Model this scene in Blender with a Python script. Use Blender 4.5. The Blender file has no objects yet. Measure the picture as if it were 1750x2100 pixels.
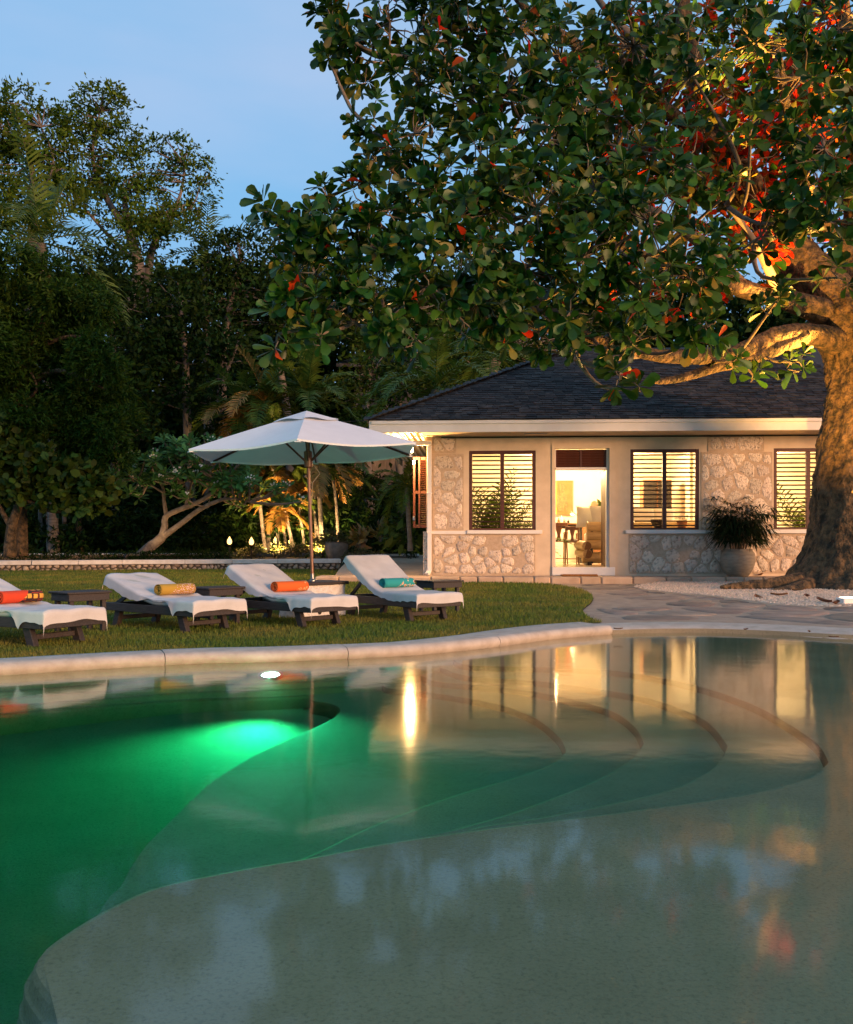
import bpy, bmesh, math, random
import numpy as np
from mathutils import Vector, Matrix
from mathutils.geometry import tessellate_polygon
from mathutils import noise as mnoise
C = bpy.context
SC = C.scene
COL = SC.collection
R = math.radians
PI = math.pi
rng = np.random.default_rng(7)
rnd = random.Random(11)

# ------------------------------------------------------------------ camera, sky, afterglow, exposure
F = 1890.0; CX = 875.0; HY = 1110.0; CZ = 1.08
cam_d = bpy.data.cameras.new("camera"); cam = bpy.data.objects.new("camera", cam_d); COL.objects.link(cam)
cam.location = (0, 0, CZ); cam.rotation_euler = (R(90), 0, 0)
cam_d.sensor_fit = 'VERTICAL'; cam_d.sensor_height = 24.0; cam_d.lens = 24.0 * F / 2100.0
cam_d.shift_y = (HY - 1050.0) / 2100.0
cam_d.clip_end = 3000; cam_d.clip_start = 0.05
SC.camera = cam

world = bpy.data.worlds.new("World"); SC.world = world; world.use_nodes = True
wn = world.node_tree; wl = wn.links
for n in list(wn.nodes): wn.nodes.remove(n)
w_out = wn.nodes.new('ShaderNodeOutputWorld')
w_bg = wn.nodes.new('ShaderNodeBackground'); w_bg.inputs['Strength'].default_value = 0.08
sky = wn.nodes.new('ShaderNodeTexSky'); sky.sky_type = 'NISHITA'; sky.sun_disc = False
SUN_EL, SUN_AZ = R(6), R(137)
sky.sun_elevation = SUN_EL; sky.sun_rotation = SUN_AZ; sky.ozone_density = 3.0; sky.dust_density = 1.0
# thin even veil of high cloud over the whole dusk sky
w_tc = wn.nodes.new('ShaderNodeTexCoord')
w_map = wn.nodes.new('ShaderNodeMapping'); w_map.inputs['Scale'].default_value = (1.2, 1.2, 4.0)
w_noise = wn.nodes.new('ShaderNodeTexNoise'); w_noise.inputs['Scale'].default_value = 1.6
w_noise.inputs['Detail'].default_value = 5; w_noise.inputs['Roughness'].default_value = 0.5
w_cr = wn.nodes.new('ShaderNodeValToRGB')
w_cr.color_ramp.elements[0].position = 0.40; w_cr.color_ramp.elements[0].color = (2.75, 5.9, 9.6, 1)
w_cr.color_ramp.elements[1].position = 0.75; w_cr.color_ramp.elements[1].color = (5.0, 6.7, 9.6, 1)
w_mix = wn.nodes.new('ShaderNodeMix'); w_mix.data_type = 'RGBA'; w_mix.inputs['Factor'].default_value = 0.72
wl.new(w_tc.outputs['Generated'], w_map.inputs['Vector']); wl.new(w_map.outputs[0], w_noise.inputs['Vector'])
wl.new(w_noise.outputs[0], w_cr.inputs[0])
wl.new(sky.outputs[0], w_mix.inputs[6]); wl.new(w_cr.outputs[0], w_mix.inputs[7])
wl.new(w_mix.outputs[2], w_bg.inputs['Color']); wl.new(w_bg.outputs[0], w_out.inputs['Surface'])

sun_d = bpy.data.lights.new("afterglow", 'SUN'); sun_d.energy = 3.4; sun_d.color = (1.0, 0.54, 0.27); sun_d.angle = R(16)
sun = bpy.data.objects.new("afterglow", sun_d); COL.objects.link(sun)
# low warm light from behind the camera, well to the right
_el = R(8); _az = R(43)
_dir = Vector((math.sin(_az) * math.cos(_el), -math.cos(_az) * math.cos(_el), math.sin(_el)))
sun.rotation_euler = _dir.to_track_quat('Z', 'Y').to_euler()

SC.render.engine = 'CYCLES'
SC.view_settings.view_transform = 'Standard'; SC.view_settings.look = 'None'
SC.view_settings.gamma = 1.0; SC.view_settings.exposure = 0.5
SC.view_settings.use_curve_mapping = False
cy = SC.cycles
cy.use_denoising = True
try: cy.denoiser = 'OPENIMAGEDENOISE'
except Exception: pass
cy.max_bounces = 8; cy.diffuse_bounces = 4; cy.glossy_bounces = 4; cy.transmission_bounces = 4
cy.transparent_max_bounces = 12; cy.volume_bounces = 0
cy.sample_clamp_indirect = 4.0; cy.caustics_reflective = False; cy.caustics_refractive = False
cy.use_light_tree = True

# ------------------------------------------------------------------ picture -> place helpers (1750 x 2100 reading of the photo)
def at(x, y, d): return Vector(((x - CX) * d / F, d, CZ - (y - HY) * d / F))
def on(x, y, z):
    d = (CZ - z) * F / (y - HY)
    return Vector(((x - CX) * d / F, d, z))

# ------------------------------------------------------------------ materials
def mat(name, col, rough=0.7, col2=None, scale=8.0, detail=4.0, bump=0.0, bscale=40.0, spec=0.5, metal=0.0,
        stretch=None, lo=0.35, hi=0.65, bdist=0.01, rand=0.0, trans=0.0, emit=None, estr=0.0, island=0.0, coat=0.0):
    m = bpy.data.materials.new(name); m.use_nodes = True
    nt = m.node_tree; L = nt.links; p = nt.nodes['Principled BSDF']
    p.inputs['Roughness'].default_value = rough
    p.inputs['Specular IOR Level'].default_value = spec
    p.inputs['Metallic'].default_value = metal
    p.inputs['Coat Weight'].default_value = coat
    p.inputs['Base Color'].default_value = (*col, 1)
    tc = nt.nodes.new('ShaderNodeTexCoord'); mp = nt.nodes.new('ShaderNodeMapping')
    L.new(tc.outputs['Object'], mp.inputs['Vector'])
    if stretch: mp.inputs['Scale'].default_value = stretch
    out = None
    if col2 is not None:
        n = nt.nodes.new('ShaderNodeTexNoise'); n.inputs['Scale'].default_value = scale; n.inputs['Detail'].default_value = detail
        n.inputs['Roughness'].default_value = 0.6
        L.new(mp.outputs[0], n.inputs['Vector'])
        cr = nt.nodes.new('ShaderNodeValToRGB')
        cr.color_ramp.elements[0].position = lo; cr.color_ramp.elements[0].color = (*col, 1)
        cr.color_ramp.elements[1].position = hi; cr.color_ramp.elements[1].color = (*col2, 1)
        L.new(n.outputs[0], cr.inputs[0]); out = cr.outputs[0]
    if rand or island:
        hs = nt.nodes.new('ShaderNodeHueSaturation')
        if out is not None: L.new(out, hs.inputs['Color'])
        else: hs.inputs['Color'].default_value = (*col, 1)
        if island:
            src = nt.nodes.new('ShaderNodeNewGeometry').outputs['Random Per Island']; k = island
        else:
            src = nt.nodes.new('ShaderNodeObjectInfo').outputs['Random']; k = rand
        mr = nt.nodes.new('ShaderNodeMapRange'); mr.inputs[3].default_value = 1 - k; mr.inputs[4].default_value = 1 + k
        L.new(src, mr.inputs[0]); L.new(mr.outputs[0], hs.inputs['Value'])
        mul = nt.nodes.new('ShaderNodeMath'); mul.operation = 'MULTIPLY'; mul.inputs[1].default_value = 7.31
        fr = nt.nodes.new('ShaderNodeMath'); fr.operation = 'FRACT'
        L.new(src, mul.inputs[0]); L.new(mul.outputs[0], fr.inputs[0])
        mr2 = nt.nodes.new('ShaderNodeMapRange'); mr2.inputs[3].default_value = 0.5 - 0.04 * k; mr2.inputs[4].default_value = 0.5 + 0.04 * k
        L.new(fr.outputs[0], mr2.inputs[0]); L.new(mr2.outputs[0], hs.inputs['Hue'])
        out = hs.outputs[0]
    if out is not None: L.new(out, p.inputs['Base Color'])
    if bump:
        n2 = nt.nodes.new('ShaderNodeTexNoise'); n2.inputs['Scale'].default_value = bscale; n2.inputs['Detail'].default_value = 5
        L.new(mp.outputs[0], n2.inputs['Vector'])
        b = nt.nodes.new('ShaderNodeBump'); b.inputs['Strength'].default_value = bump; b.inputs['Distance'].default_value = bdist
        L.new(n2.outputs[0], b.inputs['Height']); L.new(b.outputs[0], p.inputs['Normal'])
    if emit is not None:
        p.inputs['Emission Color'].default_value = (*emit, 1); p.inputs['Emission Strength'].default_value = estr
    if trans:
        o = nt.nodes['Material Output']; mx = nt.nodes.new('ShaderNodeMixShader'); mx.inputs[0].default_value = trans
        tr = nt.nodes.new('ShaderNodeBsdfTranslucent')
        if out is not None: L.new(out, tr.inputs['Color'])
        else: tr.inputs['Color'].default_value = (*col, 1)
        L.new(p.outputs[0], mx.inputs[1]); L.new(tr.outputs[0], mx.inputs[2]); L.new(mx.outputs[0], o.inputs['Surface'])
    return m

M = {}
M['plaster'] = mat('cream_plaster', (0.62, 0.485, 0.335), 0.85, (0.72, 0.575, 0.41), 2.2, 5, bump=0.25, bscale=60, bdist=0.006)
M['white_paint'] = mat('white_paint', (0.74, 0.71, 0.66), 0.55, (0.80, 0.77, 0.72), 3, bump=0.1, bscale=30)
M['mortar'] = mat('mortar', (0.46, 0.345, 0.235), 0.95, (0.56, 0.43, 0.31), 14, bump=0.8, bscale=70, bdist=0.012)
M['coral'] = mat('coral_stone', (0.24, 0.165, 0.11), 0.95, (0.74, 0.62, 0.49), 11, 9, bump=1.0, bscale=24, bdist=0.05, rand=0.18, lo=0.32, hi=0.50)
M['rubble'] = mat('rubble_stone', (0.16, 0.12, 0.09), 0.95, (0.42, 0.33, 0.25), 9, 5, bump=0.9, bscale=26, bdist=0.02, rand=0.35)
M['darkgap'] = mat('dark_joint', (0.05, 0.04, 0.03), 1.0, (0.10, 0.08, 0.06), 12)
M['cap'] = mat('white_cap', (0.62, 0.58, 0.52), 0.8, (0.75, 0.71, 0.66), 4, bump=0.3, bscale=40)
M['coping'] = mat('pool_coping', (0.40, 0.33, 0.26), 0.85, (0.52, 0.44, 0.355), 7, 6, bump=0.7, bscale=150, bdist=0.004)
M['shingle'] = mat('slate_shingle', (0.013, 0.011, 0.010), 0.7, (0.048, 0.042, 0.038), 5, 5, bump=0.5, bscale=40, rand=0.6, spec=0.12)
M['shingle_stuff'] = mat('slate_shingle_rows', (0.013, 0.011, 0.010), 0.7, (0.048, 0.042, 0.038), 5, 5, bump=0.5, bscale=40, island=0.6, spec=0.12)
M['roofdeck'] = mat('roof_deck', (0.02, 0.02, 0.022), 0.9, (0.03, 0.03, 0.03), 5)
M['wood_red'] = mat('mahogany', (0.055, 0.015, 0.008), 0.5, (0.095, 0.025, 0.012), 6, 4, stretch=(1, 6, 6), bump=0.15, bscale=20)
M['slat_dark'] = mat('dark_louvre_wood', (0.022, 0.009, 0.006), 0.6, (0.04, 0.014, 0.008), 6)
M['wood_dark'] = mat('dark_stained_wood', (0.018, 0.013, 0.011), 0.6, (0.046, 0.034, 0.028), 5, 5, stretch=(1.5, 14, 14), bump=0.3, bscale=14, bdist=0.004, rand=0.12)
M['wood_pole'] = mat('varnished_pole', (0.15, 0.055, 0.022), 0.35, (0.22, 0.085, 0.035), 6, stretch=(8, 8, 1))
M['wood_chair'] = mat('chestnut_wood', (0.20, 0.085, 0.035), 0.4, (0.28, 0.12, 0.05), 6, stretch=(6, 6, 1.5))
M['canvas'] = mat('white_canvas', (0.66, 0.67, 0.69), 0.9, (0.71, 0.72, 0.74), 3, bump=0.1, bscale=300, trans=0.10)
M['towel'] = mat('white_towel', (0.50, 0.475, 0.45), 0.95, (0.58, 0.55, 0.52), 4, bump=0.5, bscale=220, bdist=0.004)
M['mattress'] = mat('mattress_canvas', (0.38, 0.38, 0.33), 0.9, (0.44, 0.43, 0.38), 4, bump=0.2, bscale=200, bdist=0.003)
M['lawn'] = mat('lawn_soil', (0.068, 0.090, 0.009), 0.95, (0.19, 0.15, 0.026), 0.9, 6, bump=0.6, bscale=60, lo=0.42, hi=0.68)
M['grass'] = mat('grass_blades', (0.082, 0.138, 0.010), 0.7, (0.23, 0.19, 0.030), 0.8, 6, island=0.45, trans=0.25, lo=0.42, hi=0.7)
M['soil'] = mat('garden_soil', (0.03, 0.022, 0.015), 1.0, (0.05, 0.037, 0.025), 3, bump=0.6, bscale=20)
M['sandjoint'] = mat('paving_mortar', (0.31, 0.215, 0.15), 0.95, (0.42, 0.305, 0.215), 5, 6, bump=0.6, bscale=90, bdist=0.006)
M['flag'] = mat('flagstone', (0.19, 0.135, 0.10), 0.85, (0.32, 0.235, 0.175), 3.5, 5, bump=0.6, bscale=30, bdist=0.008, rand=0.3)
M['terrace'] = mat('terrace_stone', (0.44, 0.31, 0.21), 0.9, (0.56, 0.41, 0.29), 3, 5, bump=0.5, bscale=40, rand=0.15)
M['gravel'] = mat('white_pebbles', (0.68, 0.49, 0.34), 0.9, (0.82, 0.62, 0.45), 9, island=0.25)
M['gravel_bed'] = mat('pebble_bed', (0.52, 0.37, 0.25), 0.95, (0.66, 0.48, 0.34), 60, bump=0.6, bscale=60)
M['stucco'] = mat('rough_stucco', (0.60, 0.57, 0.54), 0.95, (0.72, 0.69, 0.65), 20, bump=1.0, bscale=26, bdist=0.03)
M['pot'] = mat('stoneware', (0.20, 0.165, 0.115), 0.75, (0.30, 0.255, 0.19), 5, 5, stretch=(1, 1, 4), bump=0.3, bscale=30)
M['pot_dark'] = mat('grey_stoneware', (0.10, 0.085, 0.07), 0.85, (0.16, 0.14, 0.115), 5, 5, bump=0.4, bscale=30)
M['bark'] = mat('almond_bark', (0.026, 0.021, 0.011), 0.95, (0.165, 0.10, 0.046), 7, 10, bump=1.0, bscale=11, bdist=0.14, stretch=(1, 1, 0.8), lo=0.38, hi=0.62)
M['bark_thin'] = mat('twig_bark', (0.12, 0.09, 0.065), 0.9, (0.19, 0.15, 0.11), 12, 4, bump=0.5, bscale=30, bdist=0.01)
M['bark_far'] = mat('grey_bark', (0.10, 0.08, 0.065), 0.95, (0.20, 0.165, 0.14), 3, 5, bump=0.6, bscale=12, bdist=0.04, stretch=(1, 1, 0.3))
M['frang_bark'] = mat('frangipani_bark', (0.14, 0.105, 0.08), 0.9, (0.26, 0.21, 0.165), 6, 5, bump=0.7, bscale=20, bdist=0.03)
M['palm_bark'] = mat('ringed_palm_bark', (0.10, 0.08, 0.06), 0.85, (0.19, 0.16, 0.13), 7, 3, stretch=(0.4, 0.4, 3.0), bump=0.4, bscale=8)
M['leaf_almond'] = mat('almond_leaf', (0.016, 0.058, 0.006), 0.42, (0.033, 0.082, 0.008), 4, trans=0.22, island=0.5, spec=0.3)
M['leaf_single'] = mat('almond_leaf_single', (0.016, 0.058, 0.006), 0.42, (0.033, 0.082, 0.008), 4, trans=0.22, rand=0.45, spec=0.3)
M['leaf_yellow'] = mat('almond_leaf_yellow', (0.16, 0.15, 0.02), 0.45, (0.22, 0.17, 0.025), 4, trans=0.35, island=0.35)
M['leaf_red'] = mat('almond_leaf_red', (0.60, 0.022, 0.006), 0.5, (0.62, 0.09, 0.010), 5, trans=0.55, island=0.3, spec=0.2)
M['leaf_far'] = mat('tall_tree_leaf', (0.042, 0.092, 0.008), 0.6, (0.075, 0.112, 0.009), 0.5, trans=0.25, island=0.5, spec=0.12)
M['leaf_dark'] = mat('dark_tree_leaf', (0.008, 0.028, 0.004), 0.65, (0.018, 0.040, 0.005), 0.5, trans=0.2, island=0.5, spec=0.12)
M['leaf_mid'] = mat('mid_tree_leaf', (0.020, 0.052, 0.006), 0.6, (0.042, 0.066, 0.007), 0.5, trans=0.22, island=0.55, spec=0.12)
M['leaf_feather'] = mat('feathery_leaf', (0.018, 0.058, 0.006), 0.6, (0.040, 0.074, 0.007), 0.4, trans=0.25, island=0.45, spec=0.12)
M['leaf_grape'] = mat('seagrape_leaf', (0.034, 0.078, 0.008), 0.55, (0.062, 0.085, 0.010), 1.0, spec=0.2, trans=0.2, island=0.5)
M['leaf_frang'] = mat('frangipani_leaf', (0.055, 0.165, 0.040), 0.5, (0.09, 0.20, 0.045), 3, trans=0.25, island=0.35, spec=0.2)
M['leaf_palm'] = mat('palm_leaf', (0.055, 0.105, 0.012), 0.5, (0.10, 0.13, 0.016), 1.5, trans=0.3, island=0.35, spec=0.2)
M['leaf_palm_dry'] = mat('palm_leaf_dry', (0.24, 0.145, 0.024), 0.6, (0.34, 0.17, 0.03), 1.5, trans=0.3, island=0.3)
M['leaf_pot'] = mat('lady_palm_leaf', (0.008, 0.018, 0.004), 0.45, (0.015, 0.028, 0.006), 3, spec=0.25, trans=0.1, island=0.4)
M['leaf_shrub'] = mat('shrub_leaf', (0.045, 0.065, 0.014), 0.55, (0.10, 0.085, 0.02), 2.0, trans=0.25, island=0.5)
M['leaf_croton'] = mat('croton_leaf', (0.16, 0.15, 0.025), 0.45, (0.30, 0.12, 0.04), 3, trans=0.25, island=0.4)
M['flower'] = mat('white_flower', (0.80, 0.76, 0.66), 0.6, trans=0.2)
M['dead_leaf'] = mat('dead_leaf', (0.16, 0.065, 0.022), 0.7, (0.26, 0.11, 0.035), 6, rand=0.3)
M['int_wall'] = mat('cream_room_wall', (0.74, 0.68, 0.56), 0.9, (0.78, 0.72, 0.60), 2)
M['int_floor'] = mat('polished_floor', (0.60, 0.53, 0.42), 0.18, (0.68, 0.61, 0.50), 3)
M['cushion'] = mat('white_linen', (0.80, 0.78, 0.74), 0.95, (0.84, 0.82, 0.78), 5, bump=0.2, bscale=120)
M['bamboo'] = mat('bamboo', (0.40, 0.27, 0.13), 0.4, (0.52, 0.37, 0.19), 4, stretch=(1, 6, 6))
M['bamboo_cut'] = mat('bamboo_end', (0.16, 0.08, 0.035), 0.8, (0.22, 0.11, 0.05), 20)
M['metal_dark'] = mat('dark_metal', (0.03, 0.028, 0.026), 0.4, metal=0.8)
M['metal_grey'] = mat('grey_metal', (0.35, 0.34, 0.33), 0.35, metal=0.9)
M['coir'] = mat('coir', (0.20, 0.085, 0.025), 1.0, (0.30, 0.13, 0.04), 40, bump=0.8, bscale=150)
M['rope'] = mat('rope', (0.35, 0.28, 0.2), 0.9)
M['clay'] = mat('terracotta', (0.30, 0.12, 0.05), 0.8, (0.36, 0.16, 0.07), 5)
M['black'] = mat('black_lacquer', (0.02, 0.014, 0.01), 0.5)

def emitter(name, col, s):
    m = bpy.data.materials.new(name); m.use_nodes = True
    nt = m.node_tree; nt.nodes.remove(nt.nodes['Principled BSDF'])
    e = nt.nodes.new('ShaderNodeEmission'); e.inputs[0].default_value = (*col, 1); e.inputs[1].default_value = s
    nt.links.new(e.outputs[0], nt.nodes['Material Output'].inputs['Surface']); return m
M['flame'] = emitter('flame', (1.0, 0.56, 0.16), 3.2)
M['lamp_glow'] = emitter('lamp_glow', (1.0, 0.72, 0.36), 12.0)
M['pool_lens'] = emitter('pool_lens', (0.75, 1.0, 0.80), 16.0)
M['flood_lens'] = emitter('flood_lens', (1.0, 0.70, 0.40), 8.0)

def print_towel(name, base, c2, c3, scale, axis_start, kind='dots'):
    """terry towel whose end carries a woven print"""
    m = bpy.data.materials.new(name); m.use_nodes = True
    nt = m.node_tree; L = nt.links; p = nt.nodes['Principled BSDF']; p.inputs['Roughness'].default_value = 0.95
    tc = nt.nodes.new('ShaderNodeTexCoord'); sep = nt.nodes.new('ShaderNodeSeparateXYZ'); L.new(tc.outputs['Object'], sep.inputs[0])
    v = nt.nodes.new('ShaderNodeTexVoronoi'); v.inputs['Scale'].default_value = scale
    if kind == 'squares': v.distance = 'CHEBYCHEV'; v.inputs['Randomness'].default_value = 0.15
    L.new(tc.outputs['Object'], v.inputs['Vector'])
    cr = nt.nodes.new('ShaderNodeValToRGB'); cr.color_ramp.interpolation = 'CONSTANT'
    e = cr.color_ramp.elements
    e[0].position = 0.0; e[0].color = (*c2, 1); e[1].position = 0.34; e[1].color = (*c3, 1)
    k = e.new(0.5); k.color = (*base, 1)
    L.new(v.outputs['Distance'], cr.inputs[0])
    gt = nt.nodes.new('ShaderNodeMath'); gt.operation = 'GREATER_THAN'; gt.inputs[1].default_value = axis_start
    nz = nt.nodes.new('ShaderNodeMath'); nz.operation = 'MULTIPLY_ADD'; nz.inputs[1].default_value = 1.0
    L.new(sep.outputs['Y'], nz.inputs[0]); 
    sub = nt.nodes.new('ShaderNodeMath'); sub.operation = 'MULTIPLY'; sub.inputs[1].default_value = -0.9
    L.new(sep.outputs['Z'], sub.inputs[0]); L.new(sub.outputs[0], nz.inputs[2])
    L.new(nz.outputs[0], gt.inputs[0])
    mx = nt.nodes.new('ShaderNodeMix'); mx.data_type = 'RGBA'; L.new(gt.outputs[0], mx.inputs['Factor'])
    mx.inputs[6].default_value = (*base, 1); L.new(cr.outputs[0], mx.inputs[7]); L.new(mx.outputs[2], p.inputs['Base Color'])
    n2 = nt.nodes.new('ShaderNodeTexNoise'); n2.inputs['Scale'].default_value = 220
    b = nt.nodes.new('ShaderNodeBump'); b.inputs['Strength'].default_value = 0.5; b.inputs['Distance'].default_value = 0.004
    L.new(n2.outputs[0], b.inputs['Height']); L.new(b.outputs[0], p.inputs['Normal'])
    return m

# ------------------------------------------------------------------ mesh helpers
class MB:
    def __init__(s): s.v = []; s.f = []
    def add(s, vs, fs):
        o = len(s.v); s.v.extend([tuple(p) for p in vs]); s.f.extend([tuple(i + o for i in f) for f in fs]); return s
    def box(s, x0, x1, y0, y1, z0, z1, b=0.0, mtx=None):
        cx, cyy, cz = (x0 + x1) / 2, (y0 + y1) / 2, (z0 + z1) / 2
        hx, hy, hz = (x1 - x0) / 2, (y1 - y0) / 2, (z1 - z0) / 2
        b = min(b, hx * .9, hy * .9, hz * .9)
        if b <= 0:
            vs = [(cx + sx * hx, cyy + sy * hy, cz + sz * hz) for sx in (-1, 1) for sy in (-1, 1) for sz in (-1, 1)]
            fs = [(0, 1, 3, 2), (4, 6, 7, 5), (0, 4, 5, 1), (2, 3, 7, 6), (0, 2, 6, 4), (1, 5, 7, 3)]
        else:
            vs = []; idx = {}
            for sx in (-1, 1):
                for sy in (-1, 1):
                    for sz in (-1, 1):
                        for a in range(3):
                            h = [hx - b, hy - b, hz - b]; h[a] += b
                            idx[(sx, sy, sz, a)] = len(vs)
                            vs.append((cx + sx * h[0], cyy + sy * h[1], cz + sz * h[2]))
            fs = []
            for a in range(3):
                o1, o2 = [k for k in range(3) if k != a]
                for sgn in (-1, 1):
                    q = []
                    for (p1, p2) in ((-1, -1), (1, -1), (1, 1), (-1, 1)):
                        t = [0, 0, 0]; t[a] = sgn; t[o1] = p1; t[o2] = p2; q.append(idx[(*t, a)])
                    fs.append(q)
                    for p1 in (-1, 1):
                        if sgn == 1 or True:
                            pass
            for a in range(3):           # edge bevels along axis a
                o1, o2 = [k for k in range(3) if k != a]
                for s1 in (-1, 1):
                    for s2 in (-1, 1):
                        t0 = [0, 0, 0]; t1 = [0, 0, 0]
                        t0[o1] = t1[o1] = s1; t0[o2] = t1[o2] = s2; t0[a] = -1; t1[a] = 1
                        fs.append([idx[(*t0, o1)], idx[(*t1, o1)], idx[(*t1, o2)], idx[(*t0, o2)]])
            for sx in (-1, 1):
                for sy in (-1, 1):
                    for sz in (-1, 1): fs.append([idx[(sx, sy, sz, 0)], idx[(sx, sy, sz, 1)], idx[(sx, sy, sz, 2)]])
        if mtx is not None: vs = [tuple(mtx @ Vector(p)) for p in vs]
        return s.add(vs, fs)
    def bar(s, p, q, w, h, b=0.003, up=(0, 0, 1)):
        p, q = Vector(p), Vector(q); d = q - p; L = d.length; x = d.normalized()
        u = Vector(up); y = u.cross(x)
        if y.length < 1e-4: y = Vector((0, 1, 0)).cross(x)
        y.normalize(); z = x.cross(y)
        m = Matrix((( x.x, y.x, z.x, p.x), (x.y, y.y, z.y, p.y), (x.z, y.z, z.z, p.z), (0, 0, 0, 1)))
        return s.box(0, L, -w / 2, w / 2, -h / 2, h / 2, b, m)
    def tube(s, pts, rad, n=8, caps=True, jitter=0.0):
        pts = [Vector(p) for p in pts]
        if not hasattr(rad, '__len__'): rad = [rad] * len(pts)
        vs = []; fs = []; prev = None
        for i, p in enumerate(pts):
            t = (pts[min(i + 1, len(pts) - 1)] - pts[max(i - 1, 0)]).normalized()
            if prev is None:
                a = Vector((0, 0, 1)) if abs(t.z) < 0.9 else Vector((1, 0, 0))
                u = t.cross(a).normalized()
            else:
                u = (prev - t * prev.dot(t))
                u = u.normalized() if u.length > 1e-6 else t.orthogonal().normalized()
            prev = u; w = t.cross(u)
            for k in range(n):
                an = 2 * PI * k / n; r = rad[i] * (1 + (rnd.uniform(-jitter, jitter) if jitter else 0))
                vs.append(p + u * math.cos(an) * r + w * math.sin(an) * r)
        for i in range(len(pts) - 1):
            for k in range(n):
                k2 = (k + 1) % n
                fs.append((i * n + k, i * n + k2, (i + 1) * n + k2, (i + 1) * n + k))
        if caps:
            fs.append(tuple(range(n - 1, -1, -1))); fs.append(tuple((len(pts) - 1) * n + k for k in range(n)))
        return s.add(vs, fs)
    def lathe(s, prof, n=24, c=(0, 0, 0), cap0=True, cap1=True):
        vs = []; fs = []
        for (r, z) in prof:
            for k in range(n):
                a = 2 * PI * k / n; vs.append((c[0] + r * math.cos(a), c[1] + r * math.sin(a), c[2] + z))
        for i in range(len(prof) - 1):
            for k in range(n):
                k2 = (k + 1) % n; fs.append((i * n + k, i * n + k2, (i + 1) * n + k2, (i + 1) * n + k))
        if cap0: fs.append(tuple(range(n - 1, -1, -1)))
        if cap1: fs.append(tuple((len(prof) - 1) * n + k for k in range(n)))
        return s.add(vs, fs)
    def quad(s, a, b, c, d): return s.add([a, b, c, d], [(0, 1, 2, 3)])
    def grid(s, P):     # P[i][j]
        ni, nj = len(P), len(P[0]); vs = [p for row in P for p in row]
        fs = [(i * nj + j, (i + 1) * nj + j, (i + 1) * nj + j + 1, i * nj + j + 1) for i in range(ni - 1) for j in range(nj - 1)]
        return s.add(vs, fs)
    def poly(s, pts, z=None):
        P = [Vector((p[0], p[1], z if z is not None else p[2])) for p in pts]
        t = tessellate_polygon([P]); vs = [tuple(p) for p in P]; fs = []
        for f in t:
            a, b, c = (P[i] for i in f)
            fs.append(tuple(f) if (b - a).cross(c - a).z > 0 else tuple(reversed(f)))
        return s.add(vs, fs)

WPOS = {}
def _finish(me, name, m, parent, smooth, kind, world):
    if smooth and len(me.polygons):
        me.polygons.foreach_set('use_smooth', np.ones(len(me.polygons), dtype=bool))
        if smooth != 'all': me.set_sharp_from_angle(angle=R(smooth if smooth is not True and smooth > 1 else 40))
    if m is not None: me.materials.append(m)
    o = bpy.data.objects.new(name, me); COL.objects.link(o)
    if parent is not None: o.parent = parent
    if kind: o['kind'] = kind
    return o
def org(parent):
    v = Vector((0, 0, 0)); p = parent
    while p is not None: v += p.location; p = p.parent
    return v
def obj(name, mb, m, parent=None, smooth=40, kind=None, world=False, recalc=True):
    me = bpy.data.meshes.new(name)
    vs = mb.v
    if world and parent is not None:
        w = org(parent); vs = [(p[0] - w.x, p[1] - w.y, p[2] - w.z) for p in vs]
    me.from_pydata(vs, [], mb.f); me.update()
    if recalc:
        bm = bmesh.new(); bm.from_mesh(me); bmesh.ops.recalc_face_normals(bm, faces=bm.faces); bm.to_mesh(me); bm.free()
    return _finish(me, name, m, parent, smooth, kind, world)
def npobj(name, V, Fq, m, parent=None, kind=None, smooth=None):
    me = bpy.data.meshes.new(name); V = np.asarray(V, dtype=np.float32)
    if parent is not None: V = V - np.array(org(parent), dtype=np.float32)
    k = Fq.shape[1]
    me.vertices.add(len(V)); me.vertices.foreach_set('co', V.ravel())
    me.loops.add(Fq.size); me.loops.foreach_set('vertex_index', Fq.ravel().astype(np.int32))
    me.polygons.add(len(Fq)); me.polygons.foreach_set('loop_start', np.arange(0, Fq.size, k, dtype=np.int32))
    me.update(calc_edges=True); me.validate()
    return _finish(me, name, m, parent, smooth, kind, True)
def thing(name, label, cat, loc=(0, 0, 0), rz=0.0, group=None):
    o = bpy.data.objects.new(name, None); COL.objects.link(o); o.empty_display_size = 0.2
    o.location = loc; o.rotation_euler = (0, 0, rz); o['label'] = label; o['category'] = cat
    if group: o['group'] = group
    return o
def tag(o, label, cat, group=None):
    o['label'] = label; o['category'] = cat
    if group: o['group'] = group
    return o
def place(name, me_obj, parent, loc, rot=(0, 0, 0), sc=(1, 1, 1)):     # another piece sharing mesh data
    o = bpy.data.objects.new(name, me_obj.data); COL.objects.link(o); o.parent = parent
    o.location = loc; o.rotation_euler = rot; o.scale = sc; return o
def copy_tree(o, parent=None):
    c = o.copy(); COL.objects.link(c)
    if parent is not None: c.parent = parent
    for ch in list(o.children): copy_tree(ch, c)
    return c
def catmull(P, n=6, closed=False):
    P = [Vector(p) for p in P]; out = []
    m = len(P)
    for i in range(m if closed else m - 1):
        if closed: a, b, c, d = P[(i - 1) % m], P[i], P[(i + 1) % m], P[(i + 2) % m]
        else: a, b, c, d = P[max(i - 1, 0)], P[i], P[i + 1], P[min(i + 2, m - 1)]
        for k in range(n):
            t = k / n
            out.append(0.5 * ((2 * b) + (c - a) * t + (2 * a - 5 * b + 4 * c - d) * t * t + (3 * b - a - 3 * c + d) * t ** 3))
    if not closed: out.append(P[-1])
    return out
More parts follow.
